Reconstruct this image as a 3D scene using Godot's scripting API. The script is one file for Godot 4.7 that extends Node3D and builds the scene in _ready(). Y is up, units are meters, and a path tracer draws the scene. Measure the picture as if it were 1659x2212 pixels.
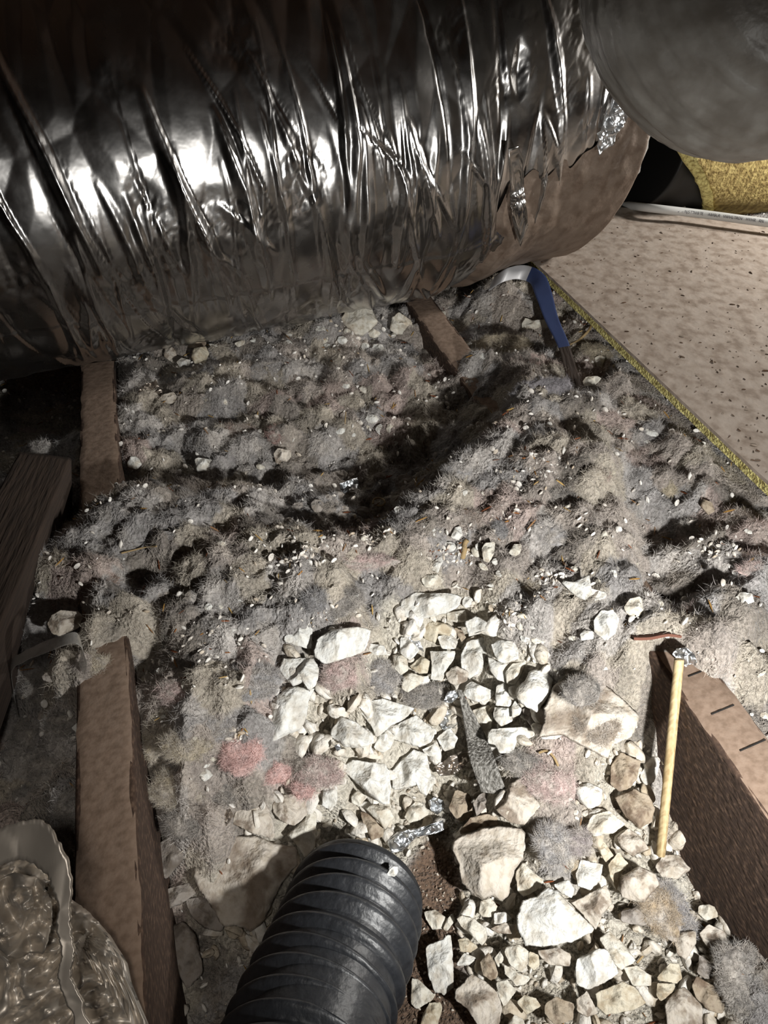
extends Node3D
# An attic: foil-wrapped ducts over joists and loose-fill, with white rubble and a hose in the near bay.

const EYE := Vector3(0, 0.45, 0)
const PITCH := 42.0
const FOCAL := 1597.0
const FLOOR_Y := -0.14

var c_p := cos(deg_to_rad(PITCH))
var s_p := sin(deg_to_rad(PITCH))
var along := Vector3(-0.285, 0, -0.9585)       # the direction the joists run, away from the viewer
var across := Vector3(0.9585, 0, -0.285)
var used := {}
var mats := {}
var rng := RandomNumberGenerator.new()
var n_lump := FastNoiseLite.new()
var n_tint := FastNoiseLite.new()
var n_fine := FastNoiseLite.new()
var n_soft := FastNoiseLite.new()
var n_crack := FastNoiseLite.new()

# ---------------------------------------------------------------- measuring the photograph
func dir_of(px: float, py: float) -> Vector3:
	var a := (px - 829.5) / FOCAL
	var b := (1106.0 - py) / FOCAL
	return Vector3(a, b * c_p - s_p, -(c_p + b * s_p))

func on(px: float, py: float, h: float) -> Vector3:
	var d := dir_of(px, py)
	return EYE + d * ((h - EYE.y) / d.y)

func at_z(px: float, py: float, z: float) -> Vector3:
	return EYE + dir_of(px, py) * z

func px_size(p: Vector3) -> float:
	return (p - EYE).dot(Vector3(0, -s_p, -c_p)) / FOCAL

# ---------------------------------------------------------------- naming
func numbered(called: String) -> String:
	if not used.has(called):
		used[called] = 0
		return called
	used[called] += 1
	return "%s_%03d" % [called, used[called]]

func tag(o: Node3D, label: String, category: String, group := "") -> void:
	o.set_meta("label", label)
	o.set_meta("category", category)
	if group:
		o.set_meta("group", group)

func thing(called: String, label: String, category: String, at := Vector3.ZERO, group := "") -> Node3D:
	var o := Node3D.new()
	o.name = numbered(called)
	add_child(o)
	o.position = at
	tag(o, label, category, group)
	return o

func put(called: String, mesh: Mesh, m: Material, parent: Node3D = null, at := Vector3.ZERO) -> MeshInstance3D:
	var o := MeshInstance3D.new()
	o.name = numbered(called) if parent == null else called
	o.mesh = mesh
	o.material_override = m
	o.cast_shadow = GeometryInstance3D.SHADOW_CASTING_SETTING_ON
	if parent == null:
		add_child(o)
	else:
		parent.add_child(o, true)
	o.position = at
	return o

func struct(called: String, mesh: Mesh, m: Material, at := Vector3.ZERO) -> MeshInstance3D:
	var o := put(called, mesh, m, null, at)
	o.set_meta("kind", "structure")
	return o

func lin(r: float, g: float, b: float) -> Color:
	return Color(r, g, b).srgb_to_linear()

# ---------------------------------------------------------------- shapes
func grid_mesh(P: PackedVector3Array, nu: int, nv: int, wrap: bool, C := PackedColorArray(), flip := false, UV := PackedVector2Array()) -> ArrayMesh:
	var N := PackedVector3Array()
	N.resize(P.size())
	var I := PackedInt32Array()
	var last := nu if wrap else nu - 1
	for j in nv - 1:
		for i in last:
			var a := j * nu + i
			var b := j * nu + (i + 1) % nu
			var c := a + nu
			var d := b + nu
			if flip:
				var t := b
				b = c
				c = t
			var n := (P[c] - P[a]).cross(P[b] - P[a])
			var m := (P[c] - P[b]).cross(P[d] - P[b])
			I.append_array([a, b, c, b, d, c])
			N[a] += n
			N[b] += n + m
			N[c] += n + m
			N[d] += m
	# rings that close to a point share one normal
	for j in [0, nv - 1]:
		if wrap and P[j * nu].is_equal_approx(P[j * nu + nu / 2]):
			var s := Vector3.ZERO
			for i in nu:
				s += N[j * nu + i]
			for i in nu:
				N[j * nu + i] = s
	for i in N.size():
		N[i] = N[i].normalized() if N[i].length_squared() > 0.0 else Vector3.UP
	var arr := []
	arr.resize(Mesh.ARRAY_MAX)
	arr[Mesh.ARRAY_VERTEX] = P
	arr[Mesh.ARRAY_NORMAL] = N
	arr[Mesh.ARRAY_INDEX] = I
	if C.size():
		arr[Mesh.ARRAY_COLOR] = C
	if UV.size():
		arr[Mesh.ARRAY_TEX_UV] = UV
	var me := ArrayMesh.new()
	me.add_surface_from_arrays(Mesh.PRIMITIVE_TRIANGLES, arr)
	return me

func radial(poly: PackedVector2Array, n: int) -> PackedFloat32Array:
	# distance from the origin to the outline in n directions
	var R := PackedFloat32Array()
	R.resize(n)
	for i in n:
		var d := Vector2.from_angle(TAU * i / n)
		var best := 0.0
		for k in poly.size():
			var a := poly[k]
			var e := poly[(k + 1) % poly.size()] - a
			var den := d.cross(e)
			if absf(den) < 1e-12:
				continue
			var t := a.cross(e) / den
			var s := a.cross(d) / den
			if s >= -0.0001 and s <= 1.0001 and t > best:
				best = t
		R[i] = best
	for i in n:
		if R[i] <= 0.0:
			R[i] = maxf(R[(i + n - 1) % n], R[(i + 1) % n])
	return R

# A closed stone from an outline in its own plane (x right, y up, z towards the viewer). deep: thickness over mean radius.
func stone_mesh(poly: PackedVector2Array, deep: float, tint: Color, stain: Color, staining: float, id: int, rough := 1.0, n := 44) -> ArrayMesh:
	var R := radial(poly, n)
	var mean := 0.0
	for r in R:
		mean += r / n
	var g := RandomNumberGenerator.new()
	g.seed = id * 7919 + 13
	# facets: planes that cut the top
	var planes := []
	var turn := g.randf() * TAU
	var many := g.randi_range(3, 5)
	for k in many:
		var ang := turn + TAU * k / many + g.randf_range(-0.4, 0.4)
		planes.append([Vector2.from_angle(ang) * g.randf_range(0.5, 1.4), g.randf_range(0.5, 1.0)])
	planes.append([Vector2.from_angle(g.randf() * TAU) * g.randf_range(0.05, 0.3), g.randf_range(0.5, 0.7)])
	var off := Vector3(g.randf(), g.randf(), g.randf()) * 40.0
	var top := 13
	var low := 5
	var P := PackedVector3Array()
	var C := PackedColorArray()
	var fine := 1.0 / maxf(mean, 0.004)
	for j in top + low:
		for i in n:
			var d := Vector2.from_angle(TAU * i / n)
			var t: float
			var z: float
			var jag := 1.0 + rough * (0.05 * n_soft.get_noise_3d(d.x * 60.0 + off.x * 9.0, d.y * 60.0, off.y * 9.0) + 0.035 * n_soft.get_noise_3d(d.x * 190.0 + off.x * 9.0, d.y * 190.0, off.y * 9.0))
			if j < top:
				t = pow(float(j) / (top - 1), 0.8)
				var p := d * R[i] * t / mean
				z = 9.0
				for pl in planes:
					z = minf(z, pl[1] - p.dot(pl[0]))
				z = maxf(z, 0.02) * deep
				z *= pow(maxf(0.0, 1.0 - pow(t, 7.0)), 0.6)
			else:
				var q := float(j - top + 1) / low
				t = cos(q * PI / 2.0) if j < top + low - 1 else 0.0
				t = pow(t, 0.6)
				z = -deep * 0.9 * sin(q * PI / 2.0)
			var v := Vector3(d.x * R[i] * t * jag, d.y * R[i] * t * jag, z * mean)
			var w := v * fine * 42.0 + off
			if j > 0 and j < top + low - 1:
				var bump := 0.05 * n_soft.get_noise_3dv(w) + 0.035 * n_fine.get_noise_3dv(w * 0.16)
				v.z += bump * mean * rough * (1.0 - pow(t, 12.0) * 0.5)
			P.append(v)
			var s := clampf(0.5 + 0.9 * n_soft.get_noise_3dv(w * 0.6 + off) + 0.5 * n_fine.get_noise_3dv(w * 0.3), 0.0, 1.0)
			C.append(tint.lerp(stain, smoothstep(0.45, 0.95, s) * staining))
	return grid_mesh(P, n, top + low, true, C)

# A rounded body: ellipsoid with lumps.
func blob_mesh(r: Vector3, lumps: float, grain: float, tint: Color, stain: Color, id: int, nu := 28, nv := 16) -> ArrayMesh:
	var P := PackedVector3Array()
	var C := PackedColorArray()
	var off := Vector3(id * 17.3, id * 5.1, id * 9.7)
	var big := maxf(r.x, maxf(r.y, r.z))
	for j in nv:
		var la := PI * j / (nv - 1)
		for i in nu:
			var lo := -TAU * i / nu
			var d := Vector3(sin(la) * cos(lo), cos(la), sin(la) * sin(lo))
			if j == 0 or j == nv - 1:
				d = Vector3(0, cos(la), 0)
			var k := 1.0 + lumps * n_soft.get_noise_3dv(d * 32.0 + off) + grain * n_fine.get_noise_3dv(d * 22.0 + off)
			P.append(d * r * k)
			C.append(tint.lerp(stain, clampf(0.5 + n_soft.get_noise_3dv(d * 45.0 - off), 0.0, 1.0)))
	return grid_mesh(P, nu, nv, true, C, true)

func box_mesh(size: Vector3, bevel: float) -> ArrayMesh:
	# a box with rounded edges: a cube sphere pushed out to the corners
	var st := SurfaceTool.new()
	st.begin(Mesh.PRIMITIVE_TRIANGLES)
	var h := size / 2.0
	var inner := h - Vector3.ONE * bevel
	var steps := [-1.0, -0.6, 0.0, 0.6, 1.0]
	for f in 6:
		var ax := f % 3
		var sg := 1.0 if f < 3 else -1.0
		var base := PackedVector3Array()
		for j in 5:
			for i in 5:
				var q := Vector3.ZERO
				q[ax] = sg
				q[(ax + 1) % 3] = steps[i] * sg
				q[(ax + 2) % 3] = steps[j]
				var c := Vector3.ZERO
				for k in 3:
					c[k] = clampf(q[k] * h[k], -inner[k], inner[k]) if absf(q[k]) > 0.99 else q[k] * inner[k] / 0.6 * (1.0 if absf(q[k]) > 0.5 else 0.0)
				var e := Vector3.ZERO
				for k in 3:
					e[k] = q[k] if absf(q[k]) > 0.99 else 0.0
				base.append(c + e.normalized() * bevel)
		for j in 4:
			for i in 4:
				var a := j * 5 + i
				for t in [a, a + 5, a + 1, a + 1, a + 5, a + 6]:
					st.add_vertex(base[t])
	st.index()
	st.generate_normals()
	return st.commit()

# A tube along points, radius by function of (index share, angle).
func tube_mesh(pts: PackedVector3Array, radii: PackedFloat32Array, nu: int, caps := true, C := Color(1, 1, 1), up := Vector3.UP) -> ArrayMesh:
	var P := PackedVector3Array()
	var col := PackedColorArray()
	var n := pts.size()
	var side := Vector3.ZERO
	for j in n:
		var d := (pts[mini(j + 1, n - 1)] - pts[maxi(j - 1, 0)]).normalized()
		if j == 0:
			side = d.cross(up).normalized()
			if side.length() < 0.5:
				side = d.cross(Vector3.RIGHT).normalized()
		side = (side - d * side.dot(d)).normalized()
		var upv := side.cross(d)
		if caps and j == 0:
			for i in nu:
				P.append(pts[0])
				col.append(C)
		for i in nu:
			var a := TAU * i / nu
			P.append(pts[j] + (side * cos(a) + upv * sin(a)) * radii[j])
			col.append(C)
		if caps and j == n - 1:
			for i in nu:
				P.append(pts[n - 1])
				col.append(C)
	return grid_mesh(P, nu, P.size() / nu, true, col, true)

func curve(pts: Array, n: int) -> PackedVector3Array:
	var out := PackedVector3Array()
	for k in n:
		var t := float(k) / (n - 1) * (pts.size() - 1)
		var i := mini(int(t), pts.size() - 2)
		var p0: Vector3 = pts[maxi(i - 1, 0)]
		var p1: Vector3 = pts[i]
		var p2: Vector3 = pts[i + 1]
		var p3: Vector3 = pts[mini(i + 2, pts.size() - 1)]
		out.append(p1.cubic_interpolate(p2, p0, p3, t - i))
	return out

# A band with thickness along a line of points; wide: direction of its width at each point.
func band_mesh(pts: PackedVector3Array, wides: PackedVector3Array, thick: float, ripple := 0.0, id := 0) -> ArrayMesh:
	var n := pts.size()
	var m := 9
	var P := PackedVector3Array()
	for j in n:
		var d := (pts[mini(j + 1, n - 1)] - pts[maxi(j - 1, 0)]).normalized()
		var nrm := d.cross(wides[j]).normalized()
		for k in 2 * m:
			var u := float(k) / (m - 1) if k < m else float(2 * m - 1 - k) / (m - 1)
			var p := pts[j] + wides[j] * (u - 0.5)
			var r := ripple * (n_soft.get_noise_3dv(p * 900.0 + Vector3(id, 0, 0)) + 0.6 * n_crack.get_noise_3dv(p * 60.0))
			P.append(p + nrm * (r + (thick if k < m else -thick) * 0.5))
	return grid_mesh(P, 2 * m, n, true)

# ---------------------------------------------------------------- materials
func noise_tex(kind: int, freq: float, octaves: int, id: int, as_normal := false, strength := 4.0, size := 512, ramp: Gradient = null) -> NoiseTexture2D:
	var f := FastNoiseLite.new()
	f.noise_type = kind
	f.frequency = freq
	f.fractal_octaves = octaves
	f.seed = id
	var t := NoiseTexture2D.new()
	t.width = size
	t.height = size
	t.seamless = true
	t.noise = f
	t.as_normal_map = as_normal
	t.bump_strength = strength
	if ramp:
		t.color_ramp = ramp
	return t

func ramp_of(stops: Array) -> Gradient:
	var g := Gradient.new()
	var o := PackedFloat32Array()
	var c := PackedColorArray()
	for s in stops:
		o.append(s[0])
		c.append(s[1])
	g.offsets = o
	g.colors = c
	return g

func mat(called: String, color: Color, rough: float, metal := 0.0) -> StandardMaterial3D:
	var m := StandardMaterial3D.new()
	m.resource_name = called
	m.albedo_color = color
	m.roughness = rough
	m.metallic = metal
	mats[called] = m
	return m

func relief(m: StandardMaterial3D, tex: Texture2D, cm: float, scale: float, world := false) -> void:
	m.heightmap_enabled = true
	m.heightmap_texture = tex
	m.heightmap_scale = cm
	m.uv1_triplanar = true
	m.uv1_world_triplanar = world
	m.uv1_scale = Vector3.ONE * scale

func make_materials() -> void:
	var t_fuzz := noise_tex(FastNoiseLite.TYPE_SIMPLEX_SMOOTH, 0.035, 6, 3)
	var t_grit := noise_tex(FastNoiseLite.TYPE_SIMPLEX_SMOOTH, 0.02, 6, 5)
	var t_cell := noise_tex(FastNoiseLite.TYPE_CELLULAR, 0.03, 3, 9)
	var m := mat("fluff", Color.WHITE, 1.0)
	m.vertex_color_use_as_albedo = true
	m.metallic_specular = 0.1
	m.rim_enabled = true
	m.rim = 0.25
	m.rim_tint = 0.6
	m.albedo_texture = noise_tex(FastNoiseLite.TYPE_SIMPLEX_SMOOTH, 0.03, 6, 21, false, 4.0, 512, ramp_of([[0.25, Color(0.74, 0.73, 0.72)], [0.6, Color(1, 1, 1)], [0.85, Color(1, 0.99, 0.98)]]))
	relief(m, t_fuzz, 0.35, 16.0, true)
	var soft: StandardMaterial3D = m.duplicate()
	soft.heightmap_scale = 0.12
	mats["clump"] = soft
	m = mat("rock", Color.WHITE, 0.95)
	m.vertex_color_use_as_albedo = true
	m.metallic_specular = 0.2
	m.albedo_texture = noise_tex(FastNoiseLite.TYPE_SIMPLEX_SMOOTH, 0.012, 6, 22, false, 4.0, 512, ramp_of([[0.28, Color(0.88, 0.86, 0.83)], [0.45, Color(0.97, 0.965, 0.955)], [0.75, Color(1, 1, 1)]]))
	relief(m, t_grit, 0.13, 18.0, true)
	m = mat("fibre", Color.WHITE, 1.0)
	m.vertex_color_use_as_albedo = true
	m.metallic_specular = 0.15
	var t_wood := noise_tex(FastNoiseLite.TYPE_SIMPLEX_SMOOTH, 0.02, 5, 31, false, 4.0, 512, ramp_of([[0.25, Color(0.40, 0.345, 0.30)], [0.5, Color(0.455, 0.395, 0.345)], [0.75, Color(0.50, 0.44, 0.39)]]))
	m = mat("wood", Color(0.98, 0.95, 0.92), 0.9)
	m.albedo_texture = t_wood
	relief(m, noise_tex(FastNoiseLite.TYPE_SIMPLEX_SMOOTH, 0.02, 5, 31), 0.06, 1.0)
	m.uv1_scale = Vector3(22.0, 22.0, 5.0)
	m = mat("dark_wood", Color(0.72, 0.66, 0.61), 0.9)
	m.albedo_texture = noise_tex(FastNoiseLite.TYPE_SIMPLEX_SMOOTH, 0.03, 6, 33, false, 4.0, 512, ramp_of([[0.3, Color(0.33, 0.27, 0.235)], [0.58, Color(0.40, 0.335, 0.29)], [0.75, Color(0.55, 0.48, 0.43)]]))
	relief(m, t_grit, 0.06, 1.0)
	m.uv1_scale = Vector3(16.0, 16.0, 9.0)
	m = mat("wood_dust", Color(0.53, 0.455, 0.395), 1.0)
	m.albedo_texture = noise_tex(FastNoiseLite.TYPE_SIMPLEX_SMOOTH, 0.02, 6, 34, false, 4.0, 512, ramp_of([[0.2, Color(0.86, 0.84, 0.82)], [0.55, Color(0.97, 0.96, 0.955)], [0.8, Color(1.0, 1.0, 1.0)]]))
	relief(m, t_grit, 0.035, 11.0)
	m = mat("old_wood", Color(0.46, 0.41, 0.37), 0.9)
	m.albedo_texture = t_wood
	relief(m, t_grit, 0.1, 1.0)
	m.uv1_scale = Vector3(20.0, 20.0, 2.0)
	m = mat("roof_wood", Color(0.26, 0.185, 0.13), 0.9)
	m = mat("foil", Color(0.74, 0.73, 0.72), 0.24, 1.0)
	relief(m, noise_tex(FastNoiseLite.TYPE_SIMPLEX_SMOOTH, 0.012, 4, 41), 0.03, 5.0)
	m.roughness_texture = noise_tex(FastNoiseLite.TYPE_SIMPLEX_SMOOTH, 0.01, 5, 42, false, 4.0, 512, ramp_of([[0.3, Color(0.7, 0.7, 0.7)], [0.75, Color(1, 1, 1)]]))
	m.roughness = 0.3
	m = mat("foil_bright", Color(0.86, 0.87, 0.88), 0.36, 1.0)
	m = mat("foil_dull", Color(0.66, 0.62, 0.58), 0.36, 0.9)
	m = mat("dusty_foil", Color(0.50, 0.44, 0.39), 0.6, 0.2)
	m.albedo_texture = noise_tex(FastNoiseLite.TYPE_SIMPLEX_SMOOTH, 0.012, 6, 44, false, 4.0, 512, ramp_of([[0.2, Color(0.78, 0.74, 0.71)], [0.5, Color(0.95, 0.94, 0.93)], [0.8, Color(1.0, 1.0, 1.0)]]))
	relief(m, t_grit, 0.1, 7.0)
	m = mat("dusty_board", Color(0.66, 0.61, 0.565), 0.95)
	m.albedo_texture = noise_tex(FastNoiseLite.TYPE_SIMPLEX_SMOOTH, 0.008, 7, 45, false, 4.0, 1024, ramp_of([[0.15, Color(0.8, 0.77, 0.74)], [0.5, Color(0.95, 0.94, 0.93)], [0.8, Color(1, 1, 1)]]))
	relief(m, t_grit, 0.06, 5.0)
	m = mat("glass_wool", Color(0.93, 0.89, 0.60), 1.0)
	m.albedo_texture = noise_tex(FastNoiseLite.TYPE_SIMPLEX_SMOOTH, 0.02, 5, 46, false, 4.0, 512, ramp_of([[0.2, Color(0.55, 0.5, 0.42)], [0.6, Color(1, 1, 1)]]))
	relief(m, t_fuzz, 0.3, 14.0)
	m = mat("glass_wool_dark", Color(0.67, 0.60, 0.38), 0.9)
	m.albedo_texture = noise_tex(FastNoiseLite.TYPE_SIMPLEX_SMOOTH, 0.02, 5, 47, false, 4.0, 512, ramp_of([[0.3, Color(0.65, 0.6, 0.5)], [0.7, Color(1, 1, 1)]]))
	relief(m, t_fuzz, 0.2, 9.0)
	m = mat("jacket", Color(0.62, 0.605, 0.58), 0.42)
	m.albedo_texture = noise_tex(FastNoiseLite.TYPE_SIMPLEX_SMOOTH, 0.01, 5, 48, false, 4.0, 512, ramp_of([[0.25, Color(0.78, 0.76, 0.74)], [0.7, Color(1, 1, 1)]]))
	relief(m, t_grit, 0.07, 6.0)
	m = mat("black_core", Color(0.03, 0.03, 0.032), 0.55)
	m = mat("black_edge", Color(0.06, 0.05, 0.04), 0.8)
	m = mat("rubber", Color(0.17, 0.177, 0.19), 0.42)
	m.albedo_texture = noise_tex(FastNoiseLite.TYPE_SIMPLEX_SMOOTH, 0.02, 6, 49, false, 4.0, 512, ramp_of([[0.3, Color(0.8, 0.8, 0.81)], [0.6, Color(0.97, 0.97, 0.98)], [0.8, Color(1.0, 1.0, 1.0)]]))
	relief(m, t_grit, 0.05, 12.0)
	m = mat("dowel", Color(0.80, 0.72, 0.56), 0.7)
	m.albedo_texture = noise_tex(FastNoiseLite.TYPE_SIMPLEX_SMOOTH, 0.02, 4, 50, false, 4.0, 256, ramp_of([[0.3, Color(0.78, 0.74, 0.68)], [0.6, Color(1, 1, 1)]]))
	m.uv1_triplanar = true
	m.uv1_scale = Vector3(60, 4, 60)
	m = mat("blue_plastic", Color(0.20, 0.26, 0.42), 0.55)
	m.backlight_enabled = true
	m.backlight = Color(0.15, 0.17, 0.22)
	m = mat("pale_plastic", Color(0.72, 0.72, 0.73), 0.5)
	m = mat("tape", Color(0.66, 0.65, 0.63), 0.75, 0.15)
	m.albedo_texture = noise_tex(FastNoiseLite.TYPE_SIMPLEX_SMOOTH, 0.03, 6, 52, false, 4.0, 512, ramp_of([[0.3, Color(0.55, 0.54, 0.52)], [0.7, Color(1, 1, 1)]]))
	relief(m, t_fuzz, 0.2, 20.0)
	m = mat("foil_bag", Color(0.80, 0.77, 0.73), 0.42, 0.65)
	m = mat("cable_sheath", Color(0.80, 0.80, 0.79), 0.5)
	m = mat("ink", Color(0.12, 0.12, 0.18), 0.7)
	m = mat("straw", Color(0.62, 0.53, 0.38), 0.8)
	m = mat("red_wood", Color(0.42, 0.26, 0.20), 0.8)
	m = mat("film", Color(0.75, 0.74, 0.72, 0.38), 0.2)
	m.transparency = BaseMaterial3D.TRANSPARENCY_ALPHA
	m.cull_mode = BaseMaterial3D.CULL_DISABLED
	m = mat("plaster_board", Color(0.46, 0.385, 0.325), 1.0)
	m.albedo_texture = t_cell
	m.albedo_texture = noise_tex(FastNoiseLite.TYPE_SIMPLEX_SMOOTH, 0.02, 6, 51, false, 4.0, 512, ramp_of([[0.2, Color(0.7, 0.66, 0.62)], [0.7, Color(1, 1, 1)]]))
	relief(m, t_grit, 0.1, 8.0)

func make_noises() -> void:
	n_lump.noise_type = FastNoiseLite.TYPE_CELLULAR
	n_lump.cellular_return_type = FastNoiseLite.RETURN_DISTANCE
	n_lump.cellular_jitter = 0.95
	n_lump.frequency = 1.0
	n_lump.fractal_type = FastNoiseLite.FRACTAL_NONE
	n_lump.seed = 11
	n_tint.noise_type = FastNoiseLite.TYPE_CELLULAR
	n_tint.cellular_return_type = FastNoiseLite.RETURN_CELL_VALUE
	n_tint.cellular_jitter = 0.95
	n_tint.frequency = 1.0
	n_tint.fractal_type = FastNoiseLite.FRACTAL_NONE
	n_tint.seed = 11
	n_crack.noise_type = FastNoiseLite.TYPE_CELLULAR
	n_crack.cellular_return_type = FastNoiseLite.RETURN_DISTANCE2_SUB
	n_crack.frequency = 1.0
	n_crack.fractal_type = FastNoiseLite.FRACTAL_NONE
	n_crack.seed = 5
	n_fine.noise_type = FastNoiseLite.TYPE_SIMPLEX_SMOOTH
	n_fine.frequency = 0.25
	n_fine.fractal_octaves = 4
	n_fine.seed = 7
	n_soft.noise_type = FastNoiseLite.TYPE_SIMPLEX_SMOOTH
	n_soft.frequency = 0.025
	n_soft.fractal_octaves = 2
	n_soft.seed = 4

func _ready() -> void:
	# camera
	var cam := Camera3D.new()
	cam.name = "camera"
	cam.position = EYE
	cam.rotation_degrees = Vector3(-PITCH, 0, 0)
	cam.fov = rad_to_deg(2.0 * atan(1106.0 / FOCAL))
	cam.near = 0.02
	cam.current = true
	add_child(cam)
	# environment: a closed, dark attic
	var we := WorldEnvironment.new()
	we.name = "attic_air"
	var env := Environment.new()
	env.background_mode = Environment.BG_COLOR
	env.background_color = Color(0.0, 0.0, 0.0)
	env.tonemap_mode = Environment.TONE_MAPPER_LINEAR
	env.tonemap_exposure = 1.0
	env.sdfgi_enabled = true
	env.ssao_enabled = true
	env.ssil_enabled = true
	we.environment = env
	add_child(we)
	# the hand lamp that is held beside the camera, to its right and lower
	var lamp := SpotLight3D.new()
	lamp.name = "hand_lamp"
	lamp.position = Vector3(0.235, 0.235, 0.015)
	lamp.light_color = Color(1.0, 0.995, 0.98)
	lamp.light_energy = 0.47
	lamp.light_size = 0.012
	lamp.spot_angle = 50.0
	lamp.spot_angle_attenuation = 1.0
	lamp.spot_range = 8.0
	lamp.spot_attenuation = 2.0
	lamp.shadow_enabled = true
	add_child(lamp)
	lamp.look_at_from_position(lamp.position, on(1180, 1330, 0.0), Vector3.UP)
	# a weaker work light deeper in the attic, up on the right beyond the frame
	var far := OmniLight3D.new()
	far.name = "far_work_light"
	far.position = Vector3(0.98, 0.36, -1.0)
	far.light_color = Color(1.0, 0.985, 0.96)
	far.light_energy = 0.75
	far.light_size = 0.05
	far.omni_range = 8.0
	far.omni_attenuation = 2.0
	far.shadow_enabled = true
	add_child(far)

	# an added fill spot above the camera to brighten the foil wrapping, near left
	var head := SpotLight3D.new()
	head.name = "foil_fill_light"
	head.light_color = Color(1.0, 0.97, 0.93)
	head.light_energy = 0.085
	head.light_size = 0.03
	head.spot_angle = 18.0
	head.spot_angle_attenuation = 1.0
	head.spot_range = 8.0
	head.spot_attenuation = 2.0
	head.shadow_enabled = true
	add_child(head)
	head.look_at_from_position(Vector3(-0.02, 0.56, 0.06), on(30, 2040, 0.08), Vector3.FORWARD)

	rng.seed = 20
	make_noises()
	make_materials()
	build_shell()
	build_ground()
	build_timbers()
	build_main_duct()
	build_side_ducts()
	build_board()
	build_hose()
	build_rocks()
	build_pebbles()
	build_clumps()
	build_scraps()
	build_loose()

# ---------------------------------------------------------------- the attic around
func build_shell() -> void:
	struct("floor", box_mesh(Vector3(6, 0.03, 6), 0.002), mats.plaster_board, Vector3(0, FLOOR_Y - 0.015, -1))
	var left := struct("ceiling", box_mesh(Vector3(4.2, 0.05, 6.2), 0.002), mats.roof_wood, Vector3(-1.5, 1.25, -1))
	left.rotation_degrees.z = 30
	var right := struct("ceiling", box_mesh(Vector3(4.2, 0.05, 6.2), 0.002), mats.roof_wood, Vector3(1.5, 1.25, -1))
	right.rotation_degrees.z = -30
	struct("wall_back", box_mesh(Vector3(6, 2.4, 0.08), 0.002), mats.roof_wood, Vector3(0, 1.05, -4))
	struct("wall_front", box_mesh(Vector3(6, 2.4, 0.08), 0.002), mats.roof_wood, Vector3(0, 1.05, 2))
	struct("wall_left", box_mesh(Vector3(0.08, 1.2, 6), 0.002), mats.roof_wood, Vector3(-3, 0.44, -1))
	struct("wall_right", box_mesh(Vector3(0.08, 1.2, 6), 0.002), mats.roof_wood, Vector3(3, 0.44, -1))

# ---------------------------------------------------------------- the loose fill
const X0 := -0.66
const Z0 := -1.36
const CELL := 0.0025
const NX := 600
const NZ := 514
var ground := PackedFloat32Array()      # height at each grid point
var coarse := []                        # [height, white, dust] on a coarse grid
const CO := 0.02
const CNX := 78
const CNZ := 68

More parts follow.
